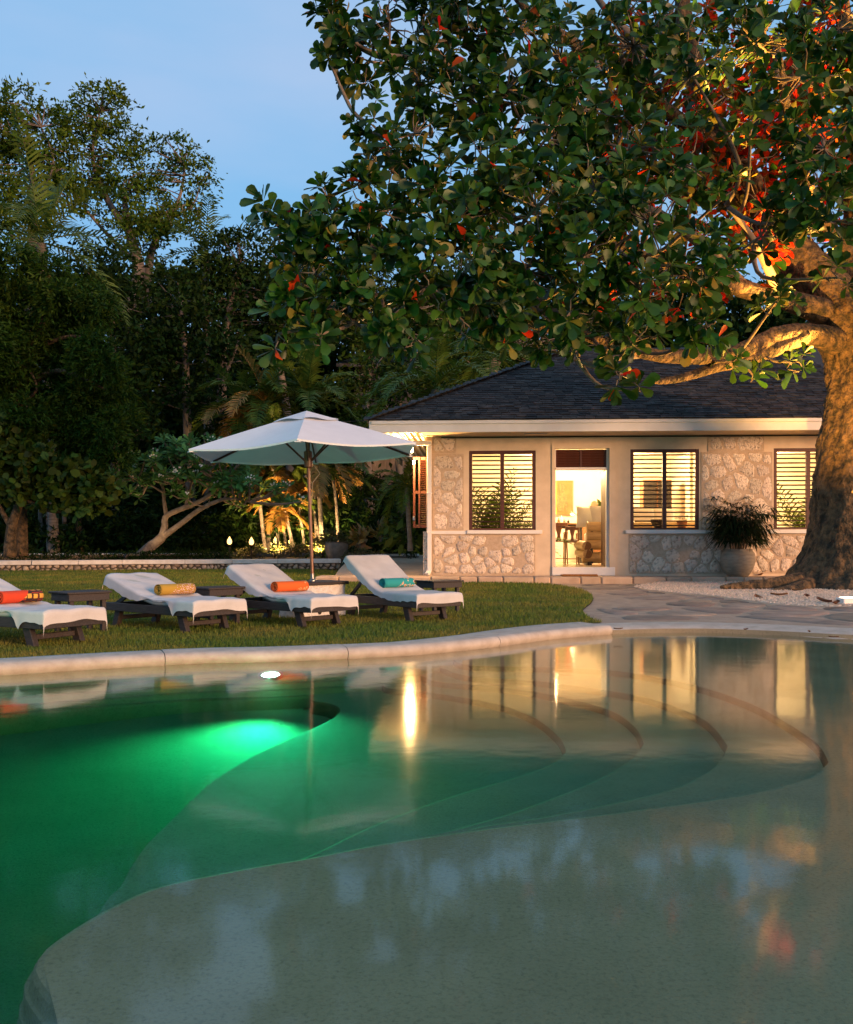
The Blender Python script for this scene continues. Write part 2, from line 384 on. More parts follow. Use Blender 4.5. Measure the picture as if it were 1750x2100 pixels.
def resample(P, n):
    P = [Vector(p) for p in P]; L = [0]
    for i in range(1, len(P)): L.append(L[-1] + (P[i] - P[i - 1]).length)
    out = []; j = 0
    for k in range(n):
        s = L[-1] * k / (n - 1)
        while j < len(P) - 2 and L[j + 1] < s: j += 1
        d = L[j + 1] - L[j]; t = 0 if d < 1e-9 else (s - L[j]) / d
        out.append(P[j].lerp(P[j + 1], min(max(t, 0), 1)))
    return out
def offset_line(P, o):      # o > 0: to the right of the walking direction
    out = []
    for i, p in enumerate(P):
        t = (P[min(i + 1, len(P) - 1)] - P[max(i - 1, 0)]); t.z = 0
        if t.length < 1e-9: t = Vector((1, 0, 0))
        t.normalize(); oo = o[i] if hasattr(o, '__len__') else o
        out.append(p + Vector((t.y, -t.x, 0)) * oo)
    return out
def inside(poly, X, Y):
    px = np.array([p[0] for p in poly]); py = np.array([p[1] for p in poly]); r = np.zeros(len(X), bool); j = len(px) - 1
    for i in range(len(px)):
        c = ((py[i] > Y) != (py[j] > Y)) & (X < (px[j] - px[i]) * (Y - py[i]) / (py[j] - py[i] + 1e-12) + px[i]); r ^= c; j = i
    return r

# ------------------------------------------------------------------ pool, ground, lawn, paving
Wpx = [(0, 1385), (140, 1376), (275, 1368), (420, 1361), (554, 1358), (700, 1352), (848, 1344), (991, 1330), (1121, 1313), (1215, 1304), (1300, 1299),
       (1450, 1297.5), (1600, 1303), (1750, 1311)]
W = [Vector((-6.5, 5.7, 0)), Vector((-5.6, 6.45, 0)), Vector((-4.5, 7.05, 0))] + [on(x, y, 0) for x, y in Wpx] + \
    [Vector((6.3, 9.5, 0)), Vector((7.6, 7.8, 0))]
W = catmull(W, 6)
def wall_to(xdep, inset):
    P = [p for p in W if p.x <= xdep]
    i = len(P)
    if i < len(W):
        a, b = P[-1], W[i]; P = P + [a.lerp(b, (xdep - a.x) / (b.x - a.x))]
    return offset_line(P, inset)
LEFT = [Vector(p) for p in ((-0.6, 0.9, 0), (-1.1, -0.6, 0), (-2.8, -2.4, 0), (-5.4, -1.6, 0), (-6.9, 1.4, 0), (-7.0, 4.0, 0))]
ZL = [-0.07, -0.125, -0.18, -0.235, -0.29, -0.64]
edge_px = [(862, 1716), (750, 1734), (640, 1756), (540, 1772), (443, 1790), (365, 1806), (296, 1825), (245, 1849), (197, 1874), (145, 1905), (98, 1938), (76, 1962), (69, 1988), (85, 2020), (148, 2100), (230, 2250), (330, 2450)]
contour_def = [
    (0.25, [(960, 1364), (1090, 1367), (1248, 1374), (1340, 1387), (1433, 1407), (1530, 1439), (1598, 1473), (1672, 1522), (1697, 1562)],
     [(1697, 1562), (1668, 1588), (1613, 1608), (1511, 1631), (1369, 1651), (1217, 1671), (1065, 1689), (963, 1702), (862, 1716)]),
    (0.10, [(960, 1386), (1090, 1395), (1166, 1404), (1298, 1424), (1359, 1440), (1425, 1465), (1461, 1490), (1491, 1529)],
     [(1491, 1529), (1471, 1565), (1420, 1598), (1359, 1622), (1217, 1654), (1100, 1676), (1000, 1690), (930, 1706), (860, 1722)]),
    (-0.10, [(900, 1398), (1014, 1407), (1090, 1417), (1146, 1428), (1217, 1445), (1268, 1465), (1304, 1494), (1319, 1524)],
     [(1319, 1524), (1293, 1556), (1217, 1600), (1116, 1641), (1040, 1668), (963, 1690), (880, 1713), (790, 1736)]),
    (-0.45, [(800, 1412), (882, 1420), (963, 1432), (1029, 1446), (1065, 1458), (1106, 1478), (1146, 1512), (1160, 1539)],
     [(1160, 1539), (1136, 1562), (1075, 1587), (963, 1620), (862, 1653), (739, 1702), (665, 1738), (590, 1770), (500, 1796)]),
    (-1.05, [(640, 1436), (672, 1441), (692, 1449), (697, 1457)],
     [(697, 1457), (684, 1471), (650, 1489), (600, 1511), (520, 1548), (450, 1590), (410, 1622), (340, 1690), (290, 1742), (240, 1825), (205, 1880), (175, 1915)]),
]
N1, N2, N3, N4, N5 = 40, 34, 50, 40, 24
rings = []
edge_w = catmull([on(x, y, ZL[0]) for x, y in edge_px], 4)
for k, (xd, far, near) in enumerate(contour_def):
    z = ZL[k]
    A = wall_to(xd, 0.02 + 0.03 * k)
    Bc = catmull([A[-1]] + [on(x, y, z) for x, y in far], 5)
    Cc = catmull([on(x, y, z) for x, y in near], 5)
    if k == 0:
        Dc = edge_w
    else:
        # walk along the shelf edge from the point nearest to the merge, a little further in
        q0 = Vector((Cc[-1].x, Cc[-1].y, ZL[0]))
        st = min(range(len(edge_w)), key=lambda i: (edge_w[i] - q0).length); gap0 = (edge_w[st] - q0).length
        e2 = offset_line(edge_w, [0.012 * k + max(0, gap0 - 0.012 * k) * (lambda t: (1 - t) ** 2 * (1 + 2 * t))(min(max((i - st) / 14, 0), 1)) for i in range(len(edge_w))])
        Dc = [Cc[-1]] + e2[st + 1:]
    end = Dc[-1]
    Ec = [end] + [Vector((p.x, p.y, z)) + Vector((0.02 * k, 0.02 * k, 0)) for p in LEFT] + [A[0]]
    Ec = catmull(Ec, 5)
    ring = resample(A, N1)[:-1] + resample(Bc, N2)[:-1] + resample(Cc, N3)[:-1] + resample(Dc, N4)[:-1] + resample(Ec, N5)[:-1]
    for p in ring: p.z = z
    rings.append(ring)
nR = len(rings[0])
# outer boundary ring, matched piece by piece
cut = wall_to(0.25, 0.0)
rest = [p for p in W if p.x > 0.25]; 
jm = len(rest) * 2 // 3
Br = [cut[-1]] + rest
side1 = [W[-1]] + [Vector(p) for p in ((8.6, 5.5, 0), (8.4, 1.5, 0), (6.2, -2.5, 0))]
side2 = [side1[-1]] + [Vector(p) for p in ((3.4, -4.4, 0), (0.5, -4.8, 0))]
side3 = [side2[-1]] + [Vector(p) for p in ((-3.0, -4.4, 0), (-6.6, -2.6, 0), (-8.2, 1.2, 0), (-7.8, 4.2, 0))] + [W[0]]
outer = resample(cut, N1)[:-1] + resample(Br, N2)[:-1] + resample(catmull(side1, 5), N3)[:-1] + resample(catmull(side2, 5), N4)[:-1] + resample(catmull(side3, 5), N5)[:-1]
def inset_ring(ring, o):
    oa = o if hasattr(o, '__len__') else [o] * len(ring); return _inset(ring, oa)
def _inset(ring, oa):
    n = len(ring); out = []
    for i, p in enumerate(ring):
        t = ring[(i + 1) % n] - ring[(i - 1) % n]; t.z = 0
        t = t.normalized() if t.length > 1e-9 else Vector((1, 0, 0))
        out.append(Vector((p.x + t.y * oa[i], p.y - t.x * oa[i], p.z)))
    return out
def setz(ring, z): return [Vector((p.x, p.y, z)) for p in ring]
# beach side: floor comes up to the water's edge
shore = []
for i, p in enumerate(outer): shore.append(Vector((p.x, p.y, -0.055)))
lay = [setz(inset_ring(outer, -0.04), 0.045), setz(outer, 0.0), shore]
for k in range(5):
    r_ = rings[k]; iD = N1 + N2 + N3 - 3
    def ins(q, seq):
        if k == 0: return q
        return [q if i < iD - 4 else seq for i in range(nR)]
    lay += [setz(inset_ring(r_, ins(-0.025, .012)), ZL[k]), setz(inset_ring(r_, ins(-0.006, .013)), ZL[k] - 0.004), setz(inset_ring(r_, ins(0.004, .014)), ZL[k] - 0.02), setz(inset_ring(r_, ins(0.012, .016)), ZL[k + 1] + 0.006)]
    if k < 4: lay.append(setz(inset_ring(r_, ins(0.03, .017) if k else [.03 if i < iD - 4 else .014 for i in range(nR)]), ZL[k + 1]))
deep = lambda p: -0.42 + 0.085 * (min(p.y, 8.2) - 7.7)
lay[-1] = [Vector((p.x, p.y, min(deep(p), -.40))) for p in lay[-1]]
lay.append([Vector((p.x, p.y, min(deep(p), -.40))) for p in inset_ring(rings[4], 0.08)])
pb = MB()
for a in range(len(lay) - 1):
    o0 = len(pb.v); pb.v.extend([tuple(p) for p in lay[a]] + [tuple(p) for p in lay[a + 1]])
    for i in range(nR):
        j = (i + 1) % nR; pb.f.append((o0 + i, o0 + j, o0 + nR + j, o0 + nR + i))
fl = MB().poly([(p.x, p.y, p.z) for p in lay[-1]])
pb.add(fl.v, fl.f)
# pool finish: sandy pebble plaster with dark specks
pm = mat('pool_plaster', (0.225, 0.168, 0.088), 0.9, (0.28, 0.212, 0.118), 1.6, 4, bump=0.3, bscale=80)
nt = pm.node_tree; pbs = nt.nodes['Principled BSDF']; src = pbs.inputs['Base Color'].links[0].from_socket
tc = nt.nodes.new('ShaderNodeTexCoord'); vo = nt.nodes.new('ShaderNodeTexVoronoi'); vo.inputs['Scale'].default_value = 70
nt.links.new(tc.outputs['Object'], vo.inputs['Vector'])
no = nt.nodes.new('ShaderNodeTexNoise'); no.inputs['Scale'].default_value = 60; no.inputs['Detail'].default_value = 6; no.inputs['Roughness'].default_value = 0.8
nt.links.new(tc.outputs['Object'], no.inputs['Vector'])
cr = nt.nodes.new('ShaderNodeValToRGB'); cr.color_ramp.elements[0].position = 0.30; cr.color_ramp.elements[0].color = (0.38, 0.36, 0.33, 1)
cr.color_ramp.elements[1].position = 0.50; cr.color_ramp.elements[1].color = (1, 1, 1, 1)
nt.links.new(no.outputs[0], cr.inputs[0])
mx = nt.nodes.new('ShaderNodeMix'); mx.data_type = 'RGBA'; mx.blend_type = 'MULTIPLY'; mx.inputs['Factor'].default_value = 0.8
nt.links.new(src, mx.inputs[6]); nt.links.new(cr.outputs[0], mx.inputs[7]); nt.links.new(mx.outputs[2], pbs.inputs['Base Color'])
basin = obj('pool_basin', pb, pm, smooth=50, kind='structure', recalc=True)
M['riser'] = mat('dark_riser', (0.050, 0.056, 0.042), 1.0, (0.075, 0.080, 0.060), 6, 5, spec=0.05)  # step risers in a darker tone than the basin plaster
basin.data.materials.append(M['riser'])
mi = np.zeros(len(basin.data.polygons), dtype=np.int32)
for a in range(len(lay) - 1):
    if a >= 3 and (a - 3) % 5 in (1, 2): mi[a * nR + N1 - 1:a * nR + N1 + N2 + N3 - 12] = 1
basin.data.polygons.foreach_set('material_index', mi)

# water: clear body that takes out red, mirror surface with slow ripples
wm = bpy.data.materials.new('pool_water'); wm.use_nodes = True
nt = wm.node_tree; L = nt.links; nt.nodes.remove(nt.nodes['Principled BSDF']); wo = nt.nodes['Material Output']
ge = nt.nodes.new('ShaderNodeNewGeometry'); dt = nt.nodes.new('ShaderNodeVectorMath'); dt.operation = 'DOT_PRODUCT'
L.new(ge.outputs['Normal'], dt.inputs[0]); L.new(ge.outputs['Incoming'], dt.inputs[1])
def mth(op, a, b=None):
    n_ = nt.nodes.new('ShaderNodeMath'); n_.operation = op
    for i_, v_ in enumerate((a, b)):
        if v_ is None: continue
        if isinstance(v_, (int, float)): n_.inputs[i_].default_value = v_
        else: L.new(v_, n_.inputs[i_])
    return n_.outputs[0]
fres = mth('ADD', mth('MULTIPLY', mth('POWER', mth('SUBTRACT', 1.0, mth('ABSOLUTE', dt.outputs['Value'])), 5.0), 0.98), 0.02)   # mirror share rises towards grazing
gl = nt.nodes.new('ShaderNodeBsdfGlossy'); gl.inputs['Roughness'].default_value = 0.075; gl.inputs['Color'].default_value = (1, 1, 1, 1)
tr = nt.nodes.new('ShaderNodeBsdfTransparent'); ms = nt.nodes.new('ShaderNodeMixShader')
tc = nt.nodes.new('ShaderNodeTexCoord'); n1 = nt.nodes.new('ShaderNodeTexNoise'); n1.inputs['Scale'].default_value = 4.5; n1.inputs['Detail'].default_value = 2
L.new(tc.outputs['Object'], n1.inputs['Vector'])
bp = nt.nodes.new('ShaderNodeBump'); bp.inputs['Strength'].default_value = 0.05; bp.inputs['Distance'].default_value = 0.015
L.new(n1.outputs[0], bp.inputs['Height']); L.new(bp.outputs[0], gl.inputs['Normal']); 
L.new(fres, ms.inputs[0]); L.new(tr.outputs[0], ms.inputs[1]); L.new(gl.outputs[0], ms.inputs[2]); L.new(ms.outputs[0], wo.inputs['Surface'])
va = nt.nodes.new('ShaderNodeVolumeAbsorption'); va.inputs['Color'].default_value = (0.06, 0.80, 0.66, 1); va.inputs['Density'].default_value = 1.15
L.new(va.outputs[0], wo.inputs['Volume'])
wb = MB().poly([(p.x, p.y, 0.0) for p in inset_ring(outer, -0.02)])
obj('pool_water', wb, wm, smooth=None, kind='structure', recalc=False)

# coping along the lawn: bull-nosed sections laid end to end; flush paved rim along the beach
iend = min(range(len(W)), key=lambda i: abs(W[i].x - on(1262, 1302, 0).x))
iA = 0
def sweep(P, prof, widen=None, name='coping_section', m=None, parent=None, close=True):
    rows = []
    for j, (o, z) in enumerate(prof):
        oo = [-(o * (widen[i] if widen and o > 0.1 else 1)) for i in range(len(P))]
        rows.append([(q.x, q.y, z) for q in offset_line(P, oo)])
    mb = MB().grid(rows)
    n = len(P)
    if close:
        mb.f.append(tuple(j * n for j in range(len(prof)))); mb.f.append(tuple(j * n + n - 1 for j in reversed(range(len(prof)))))
    return obj(name, mb, m or M['coping'], parent, smooth=60)
coping = bpy.data.objects.new('pool_coping', None); COL.objects.link(coping); coping['kind'] = 'structure'
prof = [(0.03, -0.03), (0.0, 0.0), (-0.025, 0.035), (-0.02, 0.07), (0.01, 0.095), (0.06, 0.105), (0.20, 0.107), (0.29, 0.105), (0.31, 0.095), (0.315, 0.02)]
Wc = resample(W[:iend + 1], 120)
wid = [1.0 + 0.85 * min(max((p.x + 0.2) / 1.8, 0), 1) for p in Wc]
cuts = [0, 22, 39, 57, 76, 97, 119]
for a, b in zip(cuts[:-1], cuts[1:]):
    seg = [p.copy() for p in Wc[a:b + 1]]
    seg[0] = seg[0].lerp(seg[1], 0.04); seg[-1] = seg[-1].lerp(seg[-2], 0.04)
    for p in seg: p.z = 0
    pr = [(o, z + rnd.uniform(-0.003, 0.003)) for o, z in prof]
    sweep(seg, pr, wid[a:b + 1], 'coping_section', M['coping'], coping)
rim = [p.copy() for p in W[iend - 1:]] + catmull(side1, 5)[1:]
sweep(rim, [(0.04, -0.05), (0.0, 0.0), (0.05, 0.035), (0.13, 0.06), (0.24, 0.074), (0.45, 0.078), (0.62, 0.07), (0.63, 0.02)], None, 'pool_rim', M['coping'], None)['kind'] = 'structure'
rim2 = catmull(side2, 5) + catmull(side3, 5)[1:]
sweep(rim2, [(0.04, -0.05), (0.0, 0.0), (0.05, 0.05), (0.3, 0.08), (0.5, 0.08), (0.5, 0.0)], None, 'pool_rim', M['coping'], None)['kind'] = 'structure'
outerc = inset_ring(outer, -0.2)
# base ground with the pool cut out
bm = bmesh.new()
def loop(pts, z):
    vs = [bm.verts.new((p[0], p[1], z)) for p in pts]; return [bm.edges.new((vs[i], vs[(i + 1) % len(vs)])) for i in range(len(vs))]
big = [(-400, -200), (400, -200), (400, 700), (-400, 700)]
ee = loop(big, 0.03) + loop([(p.x, p.y) for p in outerc], 0.03)
bmesh.ops.triangle_fill(bm, edges=ee, use_beauty=True)
me = bpy.data.meshes.new('ground'); bm.normal_update()
for f in bm.faces:
    if f.normal.z < 0: f.normal_flip()
bm.to_mesh(me); bm.free()
g = _finish(me, 'ground', M['soil'], None, None, 'structure', True)

cop_out = [q for q in offset_line(Wc, [-0.28 * w_ for w_ in wid])]
lawn_edge = [(1235, 1276), (1205, 1264), (1196, 1250), (1212, 1236), (1216, 1224), (1198, 1211), (1168, 1204), (1120, 1198), (1060, 1196), (1000, 1194), (940, 1193.5), (880, 1193), (860, 1193)]
lawn_poly = [(p.x, p.y) for p in cop_out if p.x < on(1235, 1276, .08).x]
lawn_r = catmull([on(x, y, 0.08) for x, y in lawn_edge], 4)
lawn_far = [on(800, 1191, .08), on(735, 1187, .08), on(690, 1181, .08), on(705, 1172, .08)]
lawn_poly += [(p.x, p.y) for p in lawn_r] + [(p.x, p.y) for p in lawn_far] + [(-5.0, 33.5), (-14.3, 30.5), (-26, 29.5), (-26, 6)]
lb = MB().poly(lawn_poly, 0.08)
obj('lawn', lb, M['lawn'], None, None, 'structure', recalc=False)
# grass blades over the part of the lawn in view
NB = 260000
dd = 7.4 + (32 - 7.4) * rng.random(NB) ** 1.7
xx = (rng.random(NB) * 1300 - 40 - CX) * dd / F
ok = inside(lawn_poly, xx, dd); dd = dd[ok]; xx = xx[ok]; NB = len(dd)
hh = (0.016 + 0.022 * rng.random(NB)) * (0.8 + dd / 22); an = rng.random(NB) * 2 * PI; wd = 0.0035 * (0.7 + dd / 11)
lx = (rng.random(NB) - .5) * 0.04; ly = (rng.random(NB) - .5) * 0.04
b0 = np.stack([xx - np.cos(an) * wd, dd - np.sin(an) * wd, np.full(NB, 0.078)], 1)
b1 = np.stack([xx + np.cos(an) * wd, dd + np.sin(an) * wd, np.full(NB, 0.078)], 1)
b2 = np.stack([xx + lx, dd + ly, 0.08 + hh], 1)
V = np.stack([b0, b1, b2], 1).reshape(-1, 3); Fq = np.arange(NB * 3).reshape(-1, 3)
npobj('lawn_grass', V, Fq, M['grass'], kind='stuff')

# paving between the lawn, the pool and the terrace
pav = [(p.x, p.y) for p in lawn_r[:-1]] + [(0.2, 22.4), (16, 21.6), (16, 8)] + [(p.x, p.y) for p in reversed(offset_line(W[iend:], -0.55))]
path = obj('paved_path', MB().poly(pav, 0.066), M['sandjoint'], None, None, 'structure', recalc=False)
def poly_clip(P, n, c):     # keep the side where dot(p,n) <= c
    out = []
    for i in range(len(P)):
        a, b = P[i], P[(i + 1) % len(P)]; da, db = a[0] * n[0] + a[1] * n[1] - c, b[0] * n[0] + b[1] * n[1] - c
        if da <= 0: out.append(a)
        if (da < 0) != (db < 0) and abs(da - db) > 1e-12:
            t = da / (da - db); out.append((a[0] + (b[0] - a[0]) * t, a[1] + (b[1] - a[1]) * t))
    return out
def cells(x0, x1, y0, y1, pitch, seed, jit=0.42, aspect=1.0, relax=1):
    """irregular stone outlines that fill a rectangle"""
    r = random.Random(seed); P = []; ny = max(1, round((y1 - y0) / pitch)); nx = max(1, round((x1 - x0) / (pitch * aspect)))
    px, py = (x1 - x0) / nx, (y1 - y0) / ny
    for j in range(ny):
        for i in range(nx):
            if r.random() < 0.10 and nx > 3: continue
            P.append((x0 + (i + .5 + (0.5 if j % 2 else 0) * .8 - .2 + r.uniform(-jit, jit)) * px, y0 + (j + .5 + r.uniform(-jit, jit)) * py))
    P = [(min(max(p[0], x0 + .02), x1 - .02), min(max(p[1], y0 + .02), y1 - .02)) for p in P]
    out = []
    for i, p in enumerate(P):
        poly = [(x0, y0), (x1, y0), (x1, y1), (x0, y1)]
        for j, q in enumerate(P):
            if i == j: continue
            dx, dy = q[0] - p[0], (q[1] - p[1])
            if dx * dx + dy * dy > (5 * pitch * max(1, aspect)) ** 2 or dx * dx + dy * dy < 1e-8: continue
            poly = poly_clip(poly, (dx, dy), dx * (p[0] + q[0]) / 2 + dy * (p[1] + q[1]) / 2)
            if len(poly) < 3: break
        if len(poly) >= 3: out.append(poly)
    return out
def shape_cell(poly, gap, r, rough=0.06, n=12, cc=0.25):
    """shrink a cell by the joint and round it into a stone outline"""
    cx = sum(p[0] for p in poly) / len(poly); cyy = sum(p[1] for p in poly) / len(poly)
    P = [Vector((p[0], p[1], 0)) for p in poly]; c = Vector((cx, cyy, 0))
    Q = []
    for p in P:
        d = p - c; l = d.length
        Q.append(c + d * max(0.3, (l - gap * 1.25) / max(l, 1e-6)))
    Q2 = []
    for i in range(len(Q)):       # one corner-cutting pass
        a, b = Q[i], Q[(i + 1) % len(Q)]; Q2 += [a.lerp(b, cc), a.lerp(b, 1 - cc)]
    Q2.append(Q2[0]); S = resample(Q2, n + 1)[:-1]
    size = sum((s_ - c).length for s_ in S) / n
    S = [c + (s_ - c) * (1 + r.uniform(-rough, rough)) for s_ in S]
    return c, S, size
def stone_mb(c, S, thick, dome, r, base=0.0, taper=0.9):
    """outline in local XY, rising along +Z by thick: sides, a shoulder and an uneven top"""
    n = len(S); mb = MB(); vs = []
    for q in S: vs.append((q.x, q.y, base))
    for q in S: vs.append((q.x + (c.x - q.x) * .04, q.y + (c.y - q.y) * .04, base + thick * (0.55 + r.uniform(-.12, .12))))
    for q in S: vs.append((q.x + (c.x - q.x) * (1 - taper + .12), q.y + (c.y - q.y) * (1 - taper + .12), base + thick * (0.92 + r.uniform(-.15, .15) * dome)))
    vs.append((c.x, c.y, base + thick * (1 + r.uniform(-.1, .25) * dome)))
    fs = []
    for l in range(2):
        for k in range(n): fs.append((l * n + k, l * n + (k + 1) % n, (l + 1) * n + (k + 1) % n, (l + 1) * n + k))
    for k in range(n): fs.append((2 * n + k, 2 * n + (k + 1) % n, 3 * n))
    return mb.add(vs, fs)
# flagstones in a bed of mortar
r = random.Random(4); nfl = 0
lawn_chk = lawn_poly
for poly in cells(2.5, 14.5, 10.9, 21.6, .82, 5, jit=0.42, aspect=1.3):
    c, S, size = shape_cell(poly, 0.045 + r.uniform(0, .05), r, 0.06, 10)
    if size < 0.16: continue
    pts = S + [c]; X = np.array([p.x for p in pts]); Y = np.array([p.y for p in pts])
    if inside(lawn_chk, X, Y).any() or not inside(pav, X, Y).all(): continue
    if abs(c.x * F / c.y + CX - 875) > 1000: continue
    obj('flagstone', stone_mb(c, S, 0.016 + r.uniform(0, .008), 0.25, r, base=0.066), M['flag'], path, smooth=50)
    nfl += 1

# ------------------------------------------------------------------ villa
TH = R(3.0); HO = Vector((0, 23.2, 0))
ux = Vector((math.cos(TH), -math.sin(TH), 0)); vy = Vector((math.sin(TH), math.cos(TH), 0)); CAM = Vector((0, 0, CZ))
def FU(x, y, off=0.0):
    d = Vector(((x - CX) / F, 1, -(y - HY) / F)); t = (off - (CAM - HO).dot(vy)) / d.dot(vy)
    p = CAM + d * t; return (p - HO).dot(ux), p.z
def U(x, off=0.0): return FU(x, HY, off)[0]
def Zf(x, y, off=0.0): return FU(x, y, off)[1]
villa = thing('villa', 'low cream villa with coral stone panels, louvred windows and dark slate hip roof', 'house', HO, -TH)
ZP = 0.22                                   # terrace level
terr = MB()
U0 = U(870); U1 = 14.0
ZT = Zf(1300, 890)                          # wall top
# openings
win_px = [(962, 1099, 924, 1087), (1293, 1434, 921, 1086), (1587, 1730, 919, 1085)]
wins = [(U(a), U(b), Zf((a + b) / 2, d), Zf((a + b) / 2, c)) for a, b, c, d in win_px]
door = (U(1138), U(1250), Zf(1190, 1163), Zf(1190, 919))
def wall_open(u0, u1, z0, z1, y0, y1, ops):
    mb = MB()
    us = sorted({u0, u1, *[o[0] for o in ops], *[o[1] for o in ops]}); zs = sorted({z0, z1, *[o[2] for o in ops], *[o[3] for o in ops]})
    def isop(a, b): return any(o[0] - 1e-6 < a < o[1] + 1e-6 and o[2] - 1e-6 < b < o[3] + 1e-6 for o in ops)
    for i in range(len(us) - 1):
        for j in range(len(zs) - 1):
            a, b, c, d = us[i], us[i + 1], zs[j], zs[j + 1]
            if isop((a + b) / 2, (c + d) / 2): continue
            mb.quad((a, y0, c), (b, y0, c), (b, y0, d), (a, y0, d)); mb.quad((a, y1, c), (a, y1, d), (b, y1, d), (b, y1, c))
    for a, b, c, d in ops:
        mb.quad((a, y0, c), (a, y1, c), (a, y1, d), (a, y0, d)); mb.quad((b, y0, c), (b, y0, d), (b, y1, d), (b, y1, c))
        mb.quad((a, y0, d), (a, y1, d), (b, y1, d), (b, y0, d)); mb.quad((a, y0, c), (b, y0, c), (b, y1, c), (a, y1, c))
    mb.quad((u0, y0, z0), (u0, y0, z1), (u0, y1, z1), (u0, y1, z0)); mb.quad((u1, y0, z0), (u1, y1, z0), (u1, y1, z1), (u1, y0, z1))
    return mb
obj('wall', wall_open(U0 + .06, U1, 0.0, ZT, 0.0, 0.28, wins + [door]), M['plaster'], villa, None, recalc=False)
# other outer walls
sb = MB(); sb.box(U0 + .06, U0 + .34, 0.28, 8.0, 0, ZT); sb.box(U0 + .34, U1, 7.72, 8.0, 0, ZT); sb.box(U1 - .28, U1, .28, 7.72, 0, ZT)
obj('outer_wall', sb, M['plaster'], villa, None)
# stone panels: a bed of mortar and single stones proud of it
nst = 0
def stone_panel(x0, x1, y0, y1, pitch, seed, thick=0.035, rise=0.016, gap=0.022, under=None, drop=0.05, proud=0.022):
    global nst
    u0, u1 = U(x0), U(x1); z0, z1 = Zf((x0 + x1) / 2, y1), Zf((x0 + x1) / 2, y0)
    mb = MB().box(u0, u1, -rise, 0.003, z0, z1)
    pan = obj('stone_panel', mb, M['mortar'], villa, None)
    r = random.Random(seed); MT = Matrix(((1, 0, 0, 0), (0, 0, -1, 0), (0, 1, 0, 0), (0, 0, 0, 1)))
    for poly in cells(u0 + .02, u1 - .02, z0 + .02, z1 - .02, pitch, seed, jit=0.40, aspect=1.1):
        if r.random() < drop: continue
        c, S, size = shape_cell(poly, gap * r.uniform(.3, 1.4), r, 0.13, 16, 0.15)
        if size < 0.035: continue
        mb = stone_mb(c, S, proud * r.uniform(.7, 1.3), 0.55, r)
        mb.v = [(p[0] - c.x, -p[2], p[1] - c.y) for p in mb.v]
        o = obj('stone', mb, M['coral'], pan, smooth=60); o.location = (c.x, -rise + 0.002, c.y); nst += 1
    return pan
stone_panel(887, 1098, 1096, 1179, 0.27, 3)
stone_panel(1290, 1482, 1096, 1177, 0.27, 4)
stone_panel(1484, 1760, 1096, 1176, 0.27, 14)
stone_panel(887, 951, 931, 1087, 0.34, 5, gap=0.03, drop=.03, proud=.010)
stone_panel(887, 936, 894, 930, 0.34, 6, gap=0.03, drop=.03, proud=.008)
stone_panel(1438, 1584, 927, 1087, 0.34, 7, gap=0.03, drop=.03, proud=.010)
stone_panel(1452, 1567, 892, 926, 0.36, 8, gap=0.03, drop=.03, proud=.008)
# corner pier seen past the downspout
obj('corner_pier', MB().box(U0 - .02, U0 + .085, -0.02, 0.5, 0, Zf(880, 1090)), M['coral'], villa)
# sills and string course
for (a, b, c, d) in ((958, 1112, 1087.5, 1095), (1283, 1447, 1087, 1094.5), (1578, 1745, 1086, 1094)):
    obj('window_sill', MB().box(U(a), U(b), -0.09, 0.02, Zf((a + b) / 2, d), Zf((a + b) / 2, c), 0.008), M['white_paint'], villa)
for (a, b, c, d) in ((886, 958, 1089, 1095.5), (1447, 1578, 1088, 1094.5)):
    obj('string_course', MB().box(U(a) + .002, U(b) - .002, -0.045, 0.01, Zf((a + b) / 2, d), Zf((a + b) / 2, c), 0.006), M['white_paint'], villa)
# windows: frame, mullion and every louvre blade
slat_me = {}
def window(w, seed):
    u0, u1, z0, z1 = w; t = 0.085; mb = MB(); y0, y1 = 0.015, 0.105
    mb.box(u0 + .002, u0 + t, y0, y1, z0 + .002, z1 - .002, .006); mb.box(u1 - t, u1 - .002, y0, y1, z0 + .002, z1 - .002, .006)
    mb.box(u0 + t, u1 - t, y0 + .004, y1 - .004, z1 - t, z1 - .002, .006); mb.box(u0 + t, u1 - t, y0 + .004, y1 - .004, z0 + .002, z0 + t * .55, .006)
    um = (u0 + u1) / 2; mb.box(um - .05, um + .05, y0 - .004, y1 - .006, z0 + t * .55, z1 - t, .006)
    fr_ = obj('window', mb, M['wood_red'], villa, None)
    n = 17
    for (a, b) in ((u0 + t, um - .05), (um + .05, u1 - t)):
        L = b - a; smb = MB().box(-L / 2 + .004, L / 2 - .004, -0.034, 0.034, -0.008, 0.008, .003)
        base = None
        for i in range(n):
            z = z0 + t * .55 + (i + .5) * (z1 - t - z0 - t * .55) / n
            if base is None:
                base = obj('slat', smb, M['slat_dark'], fr_, None); base.location = ((a + b) / 2, .06, z); o = base
            else: o = place('slat', base, fr_, ((a + b) / 2, .06, z))
            o.rotation_euler = (R(-17 + rnd.uniform(-3, 3)), 0, 0)
    return fr_
for i, w in enumerate(wins): window(w, i)
